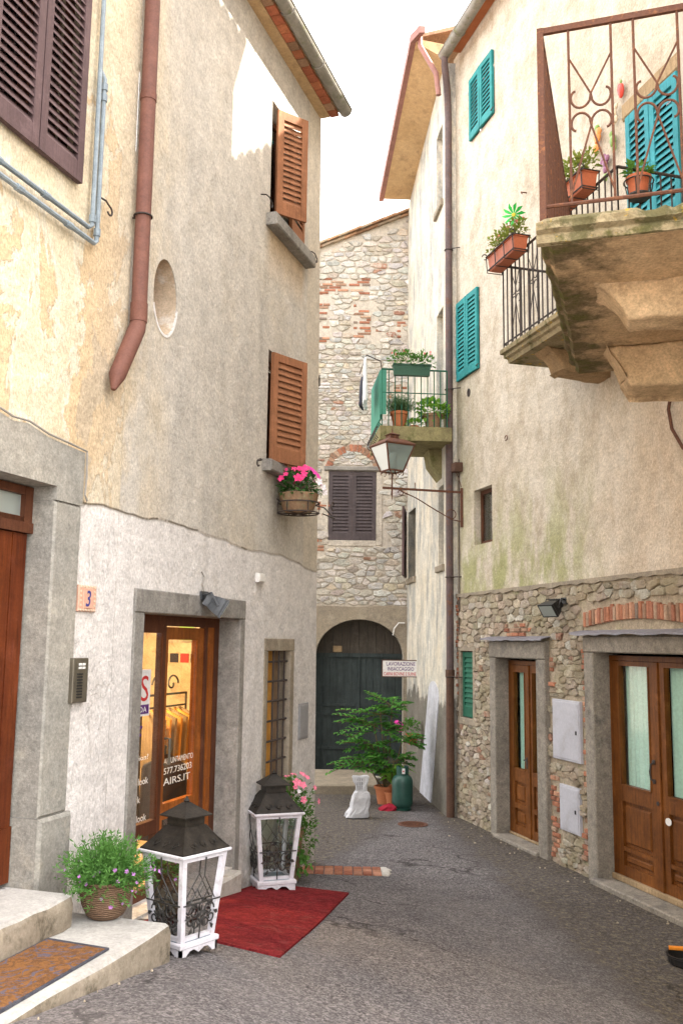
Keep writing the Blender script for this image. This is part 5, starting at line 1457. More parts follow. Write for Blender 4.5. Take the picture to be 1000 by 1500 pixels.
mb.build('reflection_frame', M['black_metal'], sh, o)
for i in range(7): mb = MB(); x = -.36 + i * .11; mb.prism(lambda a, y, z: TQ(x + y, a - .2, z), [(0, 1.20), (.2, 1.285), (.4, 1.20), (.38, .75), (.02, .75)], 0, .04); mb.build('garment', M['old_board'] if i % 2 else M['lintel_wood'], sh, o)

# ------------------------------------------------------------------ number tile, intercom, boxes, floodlights
o = L.P(-4.58, .02, 2.61)
tl = thing('number_tile', 'pink ceramic house number tile reading 3', 'house number', o)
mb = MB(); mb.bevbox(L.P, -4.685, -4.48, .0, .022, 2.53, 2.70, .006); mb.bevbox(L.P, -4.635, -4.53, .02, .027, 2.55, 2.68, .003); mb.build('tile_plate', M['tile_cer'], tl, o)
mb = MB()
for i in range(6):
    for s_, z_ in ((-4.66 + i * .031, 2.541), (-4.66 + i * .031, 2.689)): mb.lathe(lambda x, y, z: L.P(s_ + x, .020 + z, z_ + y), [(.009, 0), (.008, .005)], 8)
    if 0 < i < 5:
        for s_ in (-4.66, -4.505): z_ = 2.541 + i * .0296; mb.lathe(lambda x, y, z: L.P(s_ + x, .020 + z, z_ + y), [(.009, 0), (.008, .005)], 8)
mb.build('glazed_border', M['cer_cream'], tl, o)
text_mesh('numeral', "3", M['ink_blue'], TX(-4.612, 2.562, .0265), .105, tl, o, width=.058, shear=.15, bold=.012)
o = L.P(-4.66, .02, 2.1)
ic = thing('intercom', 'brushed metal door intercom panel beside the stone door surround', 'intercom', o)
mb = MB(); mb.bevbox(L.P, -4.745, -4.575, .0, .05, 1.955, 2.235, .006); mb.build('panel_box', M['brass'], ic, o)
mb = MB()
for i in range(9): mb.box(L.P, -4.70, -4.64, .05, .053, 1.985 + i * .018, 1.995 + i * .018)
mb.build('speaker_slots', M['plastic_black'], ic, o)
mb = MB()
for i in range(2):
    for j in range(2): mb.bevbox(L.P, -4.69 + i * .04, -4.66 + i * .04, .05, .057, 2.165 + j * .022, 2.180 + j * .022, .002)
mb.build('call_button', M['plastic_white'], ic, o)
mb = MB(); mb.bevbox(L.P, -1.80, -1.66, .0, .045, 2.905, 2.99, .006); mb.box(L.P, -1.79, -1.67, .045, .05, 2.915, 2.98)
thingmesh('junction_box', 'small white plastic box high on the shop wall', 'junction box', M['plastic_white'], mb, L.P(-1.73, 0, 2.95))
def floodlight(F, s, off, z, label, mat, yaw, pitch, cable):
    o = F.P(s, .02, z)
    fl = thing('floodlight', label, 'floodlight', o)
    c, sn = math.cos(pitch), math.sin(pitch); cy, sy = math.cos(yaw), math.sin(yaw)
    def T_(x, y, zz):
        y2, z2 = y * c + zz * sn, -y * sn + zz * c
        return F.P(s + x * cy - y2 * sy, off + x * sy + y2 * cy, z + z2)
    mb = MB(); mb.loft([[T_(x * k, y, zz * k) for x, zz in ((-.11, -.075), (.11, -.075), (.11, .075), (-.11, .075))] for y, k in ((-.075, .62), (-.065, .72), (-.03, .86), (.0, .95), (.035, 1.0), (.045, 1.06), (.06, 1.06))])
    for i in range(6): mb.box(T_, -.07 + i * .026, -.062 + i * .026, -.12, -.02, -.05, .05)
    mb.build('housing', mat, fl, o)
    mb = MB(); mb.box(T_, -.10, .10, .060, .063, -.065, .065); mb.build('lens', M['glass_frost'], fl, o)
    mb = MB()
    for x in (-.118, .118): mb.tube([T_(x, .0, 0), T_(x, -.10, .06), F.P(s + x * .3, .03, z + .09)], .009, 5)
    mb.box(F.P, s - .06, s + .06, .015, .035, z + .05, z + .12); mb.build('bracket', mat, fl, o)
    if cable: mb = MB(); mb.tube([F.P(s, .025, z + .1), F.P(s - .02, .02, z + .17), F.P(s + .01, .015, z + .24), F.P(s - .03, .01, z + .28)], .006, 5); mb.build('cable', M['cable'], fl, o)
floodlight(L, -2.90, .155, 2.635, 'grey metal floodlight over the shop doorway', M['flood_grey'], R(-25), R(30), True)
floodlight(A, .46, .19, 2.76, 'black floodlight on the stone wall between the two wooden doors', M['plastic_black'], R(15), R(35), False)
for (s0, s1, z0, z1, lb) in ((.165, .76, 1.12, 1.765, 'larger grey metal cabinet set in the stone wall between the two doors'), (.21, .63, .38, .86, 'smaller grey metal cabinet low in the stone wall near the ground')):
    o = A.P((s0 + s1) / 2, .02, (z0 + z1) / 2); cb = thing('meter_cabinet', lb, 'meter cabinet', o, 'meter cabinets in the stone wall')
    mb = MB(); mb.bevbox(A.P, s0, s1, -.03, .034, z0, z1, .004); mb.build('frame', M['panel'], cb, o)
    mb = MB(); mb.bevbox(A.P, s0 + .022, s1 - .022, .028, .040, z0 + .022, z1 - .022, .003)
    for a, b in ((s0 + .05, z0 + .05), (s1 - .05, z0 + .05), (s0 + .05, z1 - .05), (s1 - .05, z1 - .05)): mb.lathe(lambda x, y, z: A.P(a + x, .039 + z, b + y), [(.008, 0), (.006, .004)], 8)
    mb.build('door', M['panel'], cb, o)
    mb = MB(); mb.bevbox(A.P, s0 + .06, s0 + .085, .038, .048, (z0 + z1) / 2 - .03, (z0 + z1) / 2 + .01, .003); mb.build('lock', M['plastic_black'], cb, o)

# ------------------------------------------------------------------ floor lanterns
def floor_lantern(label):
    o = thing('floor_lantern', label, 'lantern', (0, 0, 0), 'floor lanterns beside the red carpet')
    hb, ht, zb, zt = .150, .202, .09, .63
    T_ = ident
    mb = MB(); mb.bevbox(lambda x, y, z: (x, z, y), -.172, .172, .055, .09, -.172, .172, .006)
    sk = [(-.165, .0), (-.12, .0), (-.105, .018), (-.08, .036), (-.045, .040), (-.02, .026), (0, .014), (.02, .026), (.045, .040), (.08, .036), (.105, .018), (.12, 0), (.165, 0), (.165, .056), (-.165, .056)]
    for k in range(4):
        a = k * math.pi / 2; c, s = round(math.cos(a)), round(math.sin(a))
        mb.prism(lambda x, y, z: (x * c - y * s, x * s + y * c, z), sk, -.165, -.145)
    mb.build('base', M['white_paint'], o)
    mb = MB()
    for sx in (-1, 1):
        for sy in (-1, 1):
            w = .036
            def ring(h, z): return [(sx * h, sy * h, z), (sx * (h - w), sy * h, z), (sx * (h - w), sy * (h - w), z), (sx * h, sy * (h - w), z)]
            mb.loft([ring(hb, zb), ring(ht, zt)])
    for k in range(4):
        a = k * math.pi / 2; c, s = round(math.cos(a)), round(math.sin(a)); T4 = lambda x, y, z: (x * c - y * s, x * s + y * c, z)
        mb.box(T4, -hb + .036, hb - .036, -hb + .003, -hb + .03, zb, zb + .03); mb.box(T4, -ht + .036, ht - .036, -ht + .003, -ht + .03, zt - .026, zt - .001)
    mb.bevbox(lambda x, y, z: (x, z, y), -.222, .222, zt, zt + .022, -.222, .222, .005)
    mb.build('frame', M['white_paint'], o)
    for k in range(4):
        a = k * math.pi / 2; c, s = round(math.cos(a)), round(math.sin(a))
        f = lambda x, z, o_=0: (lambda h: (x * c + (h - .018 + o_) * s, x * s - (h - .018 + o_) * c, z))(hb + (ht - hb) * (z - zb) / (zt - zb))
        g = MB(); g.face([f(-hb + .02, zb), f(hb - .02, zb), f(ht - .02, zt), f(-ht + .02, zt)]); g.build('glass_pane', M['glass'], o)
        m = MB(); r = .0055; e = .026
        m.tube([f(-hb - .012, .33, e), f(hb + .012, .33, e)], r, 5)
        m.tube([f(0, zt - .01, e), f(0, .50, e)], r, 5); m.tube([f(-.11, .34, e), f(0, .50, e), f(.11, .34, e)], r * .8, 5); m.tube([f(0, .50, e), f(-.055, .42, e), f(0, .34, e), f(.055, .42, e), f(0, .50, e)], r * .7, 5)
        m.tube([f(0, .31, e), f(0, .10, e)], r, 5)
        for fl in (-1, 1):
            for cx, cz, rr, ph in ((.065, .275, .048, 0), (.045, .20, .036, 2), (.09, .22, .03, 4)):
                m.tube([f(fl * (cx + rr * (1 - .035 * i) * math.cos(ph + i * .42)), cz + rr * (1 - .035 * i) * math.sin(ph + i * .42), e) for i in range(15)], r * 1.0, 5)
            for cx, cz, an in ((.055, .30, .6), (.10, .26, -.4), (.035, .235, 2.2), (.08, .185, -1.0), (.02, .17, 1.3)):
                m.leaf(f(fl * cx, cz, e + .004), (fl * math.cos(an) * c, fl * math.cos(an) * s, math.sin(an)), 0, (s, -c, 0), .055, .03)
        m.build('scroll_grille', M['black_metal'], o)
    mb = MB()
    def sq(h, z): return [(-h, -h, z), (h, -h, z), (h, h, z), (-h, h, z)]
    mb.loft([sq(.214, .652), sq(.212, .66), sq(.168, .70), (sq(.128, .75)), sq(.095, .80), sq(.088, .805), sq(.088, .858), sq(.126, .862), sq(.126, .870), sq(.07, .91), sq(.018, .95)])
    for k in range(4):
        a = k * math.pi / 2; c, s = round(math.cos(a)), round(math.sin(a)); T4 = lambda x, y, z: (x * c - y * s, x * s + y * c, z)
        for cx in (-.09, .0, .09):
            mb.tube([T4(cx + (.028 - .0012 * i) * math.cos(i * .5), -(.212 - (.70 + .02 * math.sin(i * .5) - .66) * 1.1) - .004, .70 + (.022 - .001 * i) * math.sin(i * .5)) for i in range(14)], .0035, 4)
        mb.tube([T4(.2, -.204, .662), T4(.165, -.168, .703), T4(.126, -.129, .752), T4(.092, -.095, .802)], .005, 4)
    mb.build('roof', M['lantern_roof'], o)
    mb = MB(); mb.lathe(T_, [(.016, .948), (.022, .96), (.012, .972), (.004, .99)], 8); mb.build('finial', M['lantern_roof'], o)
    mb = MB(); mb.box(T_, -.15, .15, -.15, .15, .091, .096); mb.build('floor_plate', M['pipe_blue'], o)
    return o
l1 = floor_lantern('white framed floor lantern beside the stone steps and the lavender pot, nearer one')
l2 = copy_tree(l1); l2['label'] = 'white framed floor lantern under the barred window with pink flowers behind it, farther one'
def put(o, x, y, rot=0, dz=0): o.location = (x, y, rise(x, y) + dz); o.rotation_euler = (0, 0, rot)
put(l1, -.905, 5.81, R(52), .012); l1.scale = (.88, .88, .88); put(l2, -.585, 8.80, R(20), .014); l2.scale = (1.04, 1.04, 1.04)

# ------------------------------------------------------------------ carpet, mat
def ground_sheet(poly, th, nx=14, ny=8, wob=0):
    mb = MB(); a, b, c, d = [Vector(p) for p in poly]
    def q(u, v):
        p = (a * (1 - u) + b * u) * (1 - v) + (d * (1 - u) + c * u) * v
        return p.x, p.y
    g = [[(lambda p: (p[0], p[1], gz(*p)))(q(i / nx, j / ny)) for i in range(nx + 1)] for j in range(ny + 1)]
    up = lambda p, k: (p[0], p[1], p[2] + k)
    for j in range(ny):
        for i in range(nx): mb.face([up(p, th) for p in (g[j][i], g[j][i + 1], g[j + 1][i + 1], g[j + 1][i])])
    e = g[0] + [r[-1] for r in g[1:]] + g[-1][-2::-1] + [r[0] for r in g[-2:0:-1]]
    for p, p2 in zip(e, e[1:] + e[:1]): mb.face([up(p, -.01), up(p2, -.01), up(p2, th), up(p, th)])
    return mb
cp = [L.P(-4.30, .12, 0), (-.338, 6.003, 0), (.112, 8.784, 0), L.P(-1.52, .02, 0)]
thingmesh('carpet', 'red carpet lying on the asphalt outside the shop door', 'carpet', M['carpet'], ground_sheet([p[:2] + (0,) for p in cp], .014), (-.5, 7.5, rise(-.5, 7.5)), smooth=True)
st = [(-.42, 9.80), (.44, 9.88), (.47, 10.22), (-.40, 10.17)]
structure(thingmesh('brick_strip', 'strip of worn red paving bricks across the asphalt', 'paving', M['brick'], MB(), (0, 10, 0))) if False else None
mb = MB(); rnd = random.Random(3)
for j in range(3):
    for i in range(9):
        x0 = -.42 + i * .098; y0 = 9.82 + j * .125 + rnd.uniform(-.006, .006); zz = rise(x0, y0) + .002
        c = rnd.choice([(.40, .17, .10), (.34, .13, .08), (.45, .22, .14)]); v = rnd.uniform(.8, 1.1); mb.col = tuple(k * v for k in c)
        mb.bevbox(lambda x, y, z: (x, z, y), x0, x0 + .090, zz - .03, zz + .012 + rnd.uniform(-.003, .003), y0, y0 + .117, .006)
mb.col = (1, 1, 1); structure(mb.build('brick_paving', M['brick']))
mb = MB(); rnd = random.Random(4)
for i in range(5):
    x, y = .50 + rnd.uniform(-.03, .06), 9.86 + i * .08; z = rise(x, y); r = rnd.uniform(.04, .075)
    mb.loft([[(x + r * k * math.cos(a) * rnd.uniform(.8, 1.1), y + r * k * math.sin(a) * rnd.uniform(.8, 1.1), z + h) for a in np.linspace(0, 2 * math.pi, 8, endpoint=False)] for k, h in ((1, -.01), (1, .006), (.8, .014))])
structure(mb.build('broken_paving', M['step_stone']))
mb = MB(); zt = .785; mp = [L.P(s, o_, 0) for s, o_ in ((-5.42, .43), (-5.45, .815), (-6.35, .835), (-6.35, .45))]
for k, (shr, z1, mm) in enumerate(((0, zt + .012, None), (.035, zt + .014, None))):
    cxm = sum(p[0] for p in mp) / 4; cym = sum(p[1] for p in mp) / 4
    q = [(p[0] + (cxm - p[0]) * shr * 1.5, p[1] + (cym - p[1]) * shr * 2) for p in mp]
    mb.mi = k; mb.loft([[(x, y, zt + .0005) for x, y in q], [(x, y, z1) for x, y in q]])
tag(mb.build('doormat', M['mat_edge'], None, (cxm, cym, zt), mats=[M['mat_brown']]), 'brown patterned doormat with blue border on the lower stone step', 'doormat')

# ------------------------------------------------------------------ plants
def rdir(rnd, up=-.2):
    while True:
        v = Vector((rnd.uniform(-1, 1), rnd.uniform(-1, 1), rnd.uniform(up, 1)))
        if .1 < v.length < 1: return v.normalized()
def foliage(mb, c, rad, n, L_, W_, seed, up=-.2, jit=.5, inner=.35):
    rnd = random.Random(seed); c = Vector(c)
    for i in range(n):
        d = rdir(rnd, up); k = inner + (1 - inner) * rnd.random() ** .6
        p = c + Vector((d.x * rad[0], d.y * rad[1], d.z * rad[2])) * k
        dd = (d + Vector((rnd.uniform(-1, 1), rnd.uniform(-1, 1), rnd.uniform(-.6, 1))) * jit).normalized()
        sc = rnd.uniform(.6, 1.2)
        mb.leaf(p, dd, 0, (rnd.uniform(-.4, .4), rnd.uniform(-.4, .4), 1), L_ * sc, W_ * sc, rnd.uniform(.0, .4))
def sprigs(mb, c, n, length, needles, L_, W_, seed, spread=1.0, up=.1, lift=0):
    """stems radiating from c, each carrying small narrow leaves"""
    rnd = random.Random(seed); c = Vector(c); tips = []
    for i in range(n):
        d = rdir(rnd, up); d = Vector((d.x * spread, d.y * spread, d.z)).normalized(); ln = length * rnd.uniform(.6, 1.1)
        p = c.copy(); v = d.copy(); st_ = ln / needles; pp = [p.copy()]
        for k in range(needles):
            v = (v + Vector((rnd.uniform(-.12, .12), rnd.uniform(-.12, .12), lift + rnd.uniform(-.08, .1)))).normalized(); p = p + v * st_
            pp.append(p.copy())
            if k > needles * .2:
                for q in range(2):
                    e = (v * .7 + rdir(rnd, -1) * .9).normalized(); mb.leaf(p, e, 0, rdir(rnd, -1), L_ * rnd.uniform(.6, 1.2), W_, .1)
        tips.append((p, v)); mb.tube([pp[0], pp[len(pp) // 2], pp[-1]], .0016, 3, False)
    return tips
def blossoms(mb, pts, r, seed, n=5):
    rnd = random.Random(seed)
    for p, d in pts:
        d = Vector(d).normalized(); a = d.cross(Vector((.3, .5, .8))).normalized(); b = d.cross(a); rr = r * rnd.uniform(.7, 1.2); ph = rnd.random() * 6
        p = Vector(p)
        for k in range(n):
            t0 = ph + k * 2 * math.pi / n; t1 = t0 + math.pi / n * .9; t_1 = t0 - math.pi / n * .9
            q = lambda t_, k_, l_: p + (a * math.cos(t_) + b * math.sin(t_)) * rr * k_ + d * rr * l_
            mb.face([p, q(t_1, .7, .25), q(t0, 1.0, .2), q(t1, .7, .25)])
def pot(o, name, mat, r0, r1, h, parent, rim=True, T_=None):
    mb = MB(); T_ = T_ or local(*o)
    prof = [(r0, 0), (r0 + (r1 - r0) * .5, h * .5), (r1 * .97, h * .82)]
    prof += [(r1 * 1.08, h * .83), (r1 * 1.1, h), (r1 * .97, h), (r1 * .9, h * .9)] if rim else [(r1, h), (r1 * .92, h), (r1 * .88, h * .9)]
    mb.lathe(T_, prof, 22); p = mb.build(name, mat, parent, o, smooth=True)
    mb = MB(); mb.lathe(T_, [(r1 * .9, h * .88), (.001, h * .9)], 18, False); mb.build('soil', M['soil'], p, o); return p

# lavender-like bush in a wicker pot on the step
o = (-1.315, 5.60, .786)
lav = thing('potted_bush', 'bushy green plant with lilac flowers in a round wicker pot on the step', 'potted plant', o)
mb = MB(); mb.lathe(local(*o), [(.075, 0), (.105, .02), (.135, .08), (.15, .15), (.148, .19), (.158, .20), (.152, .215), (.138, .205), (.13, .17)], 26); mb.build('wicker_pot', M['wicker'], lav, o, smooth=True)
mb = MB(); tips = sprigs(mb, (o[0], o[1], o[2] + .16), 420, .30, 12, .034, .0085, 5, 1.0, .1, .0)
tips += sprigs(mb, (o[0], o[1], o[2] + .18), 90, .22, 9, .034, .0075, 6, 1.5, -.25, -.04)
mb.build('foliage', M['leaf_bush'], lav, o)
mb = MB(); rnd = random.Random(3); low = [t_ for t_ in tips if t_[0].z < o[2] + .30]; rnd.shuffle(low); blossoms(mb, [(p, v + Vector((0, -.4, 0))) for p, v in low[:70]], .012, 4); mb.build('blossom', M['lilac'], lav, o)

# impatiens in an iron-held terracotta bowl under the middle window
o = L.P(-1.27, .22, 3.62)
bk = thing('flower_bowl', 'terracotta bowl of pink flowers in an iron holder under the brown shutter', 'flower pot', o)
mb = MB(); mb.lathe(local(*o), [(.12, 0), (.15, .02), (.185, .13), (.195, .17), (.20, .19), (.18, .19), (.17, .15)], 22); mb.build('bowl', M['terracotta_old'], bk, o, smooth=True)
mb = MB()
for z in (.0, .10): mb.tube([(o[0] + .205 * math.cos(a), o[1] + .205 * math.sin(a), o[2] + z) for a in np.linspace(0, 2 * math.pi, 20)], .007, 5)
for a in np.linspace(0, 2 * math.pi, 7)[:-1]: mb.tube([(o[0] + .205 * math.cos(a), o[1] + .205 * math.sin(a), o[2] + .10), (o[0] + .205 * math.cos(a), o[1] + .205 * math.sin(a), o[2]), (o[0], o[1], o[2] - .01)], .006, 5)
mb.tube([L.P(-1.17, .44, 3.62), L.P(-.80, .44, 3.62), L.P(-.72, .3, 3.75), L.P(-.74, .1, 3.80), L.P(-.76, 0, 3.80)], .007, 5)
mb.tube([L.P(-.80, .40, 3.74) if i == 0 else L.P(-.74 + .045 * math.cos(i * .45), .40, 3.76 + .045 * math.sin(i * .45)) for i in range(13)], .006, 5)
mb.tube([L.P(-1.4, .04, 3.75), L.P(-1.17, .04, 3.72), L.P(-.85, .04, 3.75)], .007, 5)
mb.build('iron_holder', M['iron_dark'], bk, o)
mb = MB(); foliage(mb, (o[0], o[1], o[2] + .26), (.20, .20, .17), 260, .085, .042, 7, -.5, .6); mb.build('foliage', M['leaf_dark'], bk, o)
rnd = random.Random(9)
def on_dome(c, rad, n, rnd, up=.1):
    out = []
    for i in range(n):
        d = rdir(rnd, up); out.append((Vector(c) + Vector((d.x * rad[0], d.y * rad[1], d.z * rad[2])), d + Vector((.3, -.6, .2))))
    return out
pts = on_dome((o[0], o[1], o[2] + .27), (.22, .22, .20), 34, rnd, .15)
mb = MB(); blossoms(mb, [p for p in pts if p[0].x < o[0] + .11], .042, 3); mb.build('blossom', M['pink'], bk, o)
mb = MB(); blossoms(mb, [p for p in pts if p[0].x >= o[0] + .11], .042, 3); mb.build('blossom', M['magenta'], bk, o)
mb = MB(); blossoms(mb, [(Vector((o[0] + .24, o[1] - .02, o[2] + .26)), (.5, -1, .2)), (Vector((o[0] + .20, o[1] - .1, o[2] + .30)), (.5, -1, .2)), (Vector((o[0] + .25, o[1] + .05, o[2] + .22)), (.5, -1, .2))], .038, 5); mb.build('blossom', M['petal_white'], bk, o)

# trailing petunias on a stand behind the far lantern
x, y, _ = L.P(-1.12, .15, 0); o = (x, y, rise(x, y))
pt = thing('trailing_planter', 'tall pot of trailing greenery with pink flowers against the wall behind the lantern', 'planter', o)
pot(o, 'tall_pot', M['terracotta_old'], .08, .12, .50, pt)
mb = MB(); foliage(mb, (o[0] + .02, o[1], o[2] + .72), (.20, .16, .24), 420, .055, .036, 8, -.8, .6); foliage(mb, (o[0] + .10, o[1] - .10, o[2] + .42), (.15, .13, .36), 420, .05, .034, 9, -1, .6); mb.build('foliage', M['leaf_mid'], pt, o)
rnd = random.Random(12); pts = on_dome((o[0] + .03, o[1] - .02, o[2] + .76), (.23, .18, .24), 22, rnd, -.1)
mb = MB(); blossoms(mb, pts, .04, 5); mb.build('blossom', M['rose'], pt, o)
mb = MB(); blossoms(mb, on_dome((o[0], o[1] - .03, o[2] + .72), (.22, .18, .2), 4, rnd, -.1), .036, 5); mb.build('blossom', M['petal_white'], pt, o)

# frond plant by the gate
o = (.70, 14.35, rise(.7, 14.3))
fp = thing('frond_shrub', 'tall shrub with long feathery green fronds in a terracotta pot by the gate', 'potted plant', o)
pot(o, 'pot', M['terracotta'], .11, .15, .26, fp)
mb = MB(); rnd = random.Random(14)
stems = MB()
heads = [((.70, 14.35, 1.05), .1), ((.50, 14.3, .85), -.3), ((.80, 14.4, 1.42), .2), ((.58, 14.25, .60), 0), ((.95, 14.35, .9), .3), ((.62, 14.3, 1.30), 0), ((.52, 14.28, 1.15), 0), ((.42, 14.2, .62), 0), ((.82, 14.2, .62), 0), ((.72, 14.3, .45), 0)]
for (hx, hy, hz), lean_ in heads:
    stems.tube([(o[0], o[1], .2), ((o[0] + hx) / 2 + .02, hy, hz * .55), (hx, hy, hz)], .010, 5)
    for k in range(10):
        a = rnd.uniform(0, 2 * math.pi); el = rnd.uniform(-.25, .75)
        if math.cos(a) < 0 and rnd.random() < .35: a = math.pi + rnd.uniform(-.5, .5)
        d = Vector((math.cos(a) * math.cos(el), math.sin(a) * math.cos(el) * .7, math.sin(el) * .7)); ln = rnd.uniform(.30, .56) * (1.2 if math.cos(a) < -.3 else .62)
        p = Vector((hx, hy, hz)); v = d.normalized(); n_ = 7; pp = [p.copy()]
        for i in range(n_):
            v = (v + Vector((rnd.uniform(-.05, .05), 0, -.045))).normalized(); p = p + v * ln / n_; pp.append(p.copy())
            sd_ = v.cross(Vector((0, 0, 1))).normalized(); w_ = .135 * math.sin(math.pi * (i + 2.0) / (n_ + 2.6))
            if i > 0:
                for sg in (-1, 1):
                    mb.leaf(p, (sd_ * sg + v * .55 + Vector((0, 0, rnd.uniform(-.15, .3)))), 0, (0, 0, 1), w_ * 1.2, .062, .2)
        mb.leaf(p, v, 0, (0, 0, 1), .08, .032); stems.tube(pp, .004, 4)
mb.build('fronds', M['leaf_plant'], fp, o); stems.build('stems', M['stem'], fp, o)
o = (.80, 14.15, rise(.8, 14.1))
bl = thing('broad_leaf_plant', 'low broad leaved plant behind the green gas bottle', 'plant', o)
mb = MB(); rnd = random.Random(16)
for i in range(22):
    a = rnd.uniform(0, 6.28); d = Vector((math.cos(a), math.sin(a) * .7, rnd.uniform(.1, .8))); mb.leaf((o[0] + .05 * math.cos(a), o[1], o[2] + rnd.uniform(.3, .45)), d, 0, (0, 0, 1), rnd.uniform(.22, .34), rnd.uniform(.09, .13), .5)
mb.build('leaves', M['leaf_lime'], bl, o); pot(o, 'pot', M['terracotta'], .08, .11, .20, bl)

# gas bottle, sack, red cloth
x, y = .925, 13.86; o = (x, y, rise(x, y))
gb_ = thing('gas_bottle', 'dark green gas bottle standing against the pale wall', 'gas bottle', o)
mb = MB(); mb.lathe(local(*o), [(.125, .0), (.13, .03), (.115, .035), (.135, .06), (.148, .09), (.15, .12), (.15, .38), (.146, .42), (.125, .46), (.09, .485), (.05, .495)], 24); mb.build('cylinder', M['bottle'], gb_, o, smooth=True)
mb = MB()
pr = []
for k in range(25):
    a = R(20) + k * R(320) / 24; hi_ = .61 if not 8 < k < 16 else .60; pr.append((o[0] + .088 * math.cos(a + R(90)), o[1] + .088 * math.sin(a + R(90)), hi_))
for (ax, ay, ah), (bx, by, bh) in zip(pr, pr[1:]):
    mb.loft([[(ax, ay, o[2] + .48), (ax, ay, o[2] + ah), (ax * .97 + o[0] * .03, ay * .97 + o[1] * .03, o[2] + ah), (ax * .97 + o[0] * .03, ay * .97 + o[1] * .03, o[2] + .48)], [(bx, by, o[2] + .48), (bx, by, o[2] + bh), (bx * .97 + o[0] * .03, by * .97 + o[1] * .03, o[2] + bh), (bx * .97 + o[0] * .03, by * .97 + o[1] * .03, o[2] + .48)]])
mb.build('collar', M['bottle'], gb_, o)
mb = MB(); mb.lathe(local(*o), [(.022, .49), (.022, .53), (.03, .535), (.03, .56), (.01, .565)], 10); mb.build('valve', M['brass'], gb_, o)
mb = MB(); mb.box(lambda a, b, c: (o[0] + a, o[1] + b, o[2] + c), -.012, .03, -.0915, -.0895, .51, .585); lb = mb.build('label', M['enamel'], gb_, o)
mb = MB(); mb.prism(lambda a, b, c: (o[0] + a, o[1] + b, o[2] + c), [(-.005, .545), (.009, .528), (.023, .545), (.009, .562)], -.0925, -.0916); mb.build('hazard_mark', M['ink_red'], lb, o)
x, y = .30, 13.17; o = (x, y, rise(x, y))
mb = MB(); rnd = random.Random(18); rings = []; TT = local(*o, rot=R(10))
for z, a, b, sx in ((0, .10, .07, -.05), (.02, .155, .10, -.045), (.07, .15, .10, -.03), (.14, .12, .095, -.005), (.20, .125, .09, .01), (.27, .12, .085, .015), (.335, .105, .07, .02), (.36, .075, .055, .02), (.42, .075, .05, .015), (.48, .10, .045, .01), (.55, .115, .03, .005), (.56, .105, .025, .005)):
    rg = []
    for k in range(28):
        t_ = k * 2 * math.pi / 28; c_, s_ = math.cos(t_), math.sin(t_)
        sqx = abs(c_) ** .55 * math.copysign(1, c_); sqy = abs(s_) ** .55 * math.copysign(1, s_)
        j = 1 + rnd.uniform(-.10, .10)
        rg.append(TT(sx + a * sqx * j, b * sqy * j, z + rnd.uniform(-.008, .008) * (z > 0)))
    rings.append(rg)
mb.loft(rings); sk_ = mb.build('paper_sack', M['paper'], None, o); tag(sk_, 'crumpled white paper sack standing on the asphalt near the gate', 'sack')
mb = MB()
for zz, hh in ((.385, .05), (.445, .04), (.50, .03)):
    for i in range(3):
        a = TT(-.05 + i * .03, -.056, zz); mb.box(lambda p, q, r_: (a[0] + p, a[1] + q - .012, a[2] + r_), 0, .012, -.002, 0, 0, hh)
mb.build('faded_print', M['panel_grey'], sk_, o)
x, y = .71, 13.80; o = (x, y, rise(x, y)); mb = MB(); rnd = random.Random(19); rings = []
for z, k in ((0, 1), (.03, 1.0), (.055, .8), (.075, .5), (.085, .2)):
    rings.append([(o[0] + .135 * k * math.cos(t_) * rnd.uniform(.8, 1.15) + (.03 if z > .04 else 0), o[1] + .09 * k * math.sin(t_) * rnd.uniform(.8, 1.15), o[2] + z + rnd.uniform(-.006, .012) * (z > 0)) for t_ in np.linspace(0, 2 * math.pi, 16, endpoint=False)])
mb.loft(rings); thingmesh('red_cloth', 'crumpled red cloth lying on the ground beside the gas bottle', 'cloth', M['red_cloth'], mb, o)
x, y = .99, 12.75; o = (x, y, rise(x, y)); mb = MB(); mb.lathe(local(*o), [(.20, -.01), (.20, .010), (.165, .012), (.16, .008), (.02, .009)], 24)
for i in range(-3, 4): w = math.sqrt(.15 ** 2 - (i * .04) ** 2); mb.box(local(*o), -w, w, i * .04 - .008, i * .04 + .008, .006, .013)
thingmesh('drain_cover', 'round rusty iron drain cover in the asphalt by the pale wall', 'drain cover', M['iron'], mb, o)
# geranium in a wall pot
o = B.P(2.35, .16, .86)
wp = thing('wall_pot', 'small terracotta wall pot with a pink geranium on the pale wall', 'flower pot', o)
mb = MB(); mb.lathe(local(*o), [(.06, -.1), (.10, .05), (.108, .05), (.108, .075), (.09, .075)], 16); mb.tube([B.P(2.35, 0, .87), B.P(2.35, .06, .87)], .012, 5); mb.build('pot', M['terracotta'], wp, o)
mb = MB(); foliage(mb, (o[0] - .03, o[1], o[2] + .16), (.17, .15, .14), 170, .055, .045, 18, -.4, .6); mb.build('foliage', M['leaf_mid'], wp, o)
mb = MB(); rnd = random.Random(5); blossoms(mb, on_dome((o[0] - .22, o[1] - .05, o[2] + .18), (.06, .06, .09), 16, rnd, -1), .035, 5); mb.build('blossom', M['magenta'], wp, o)

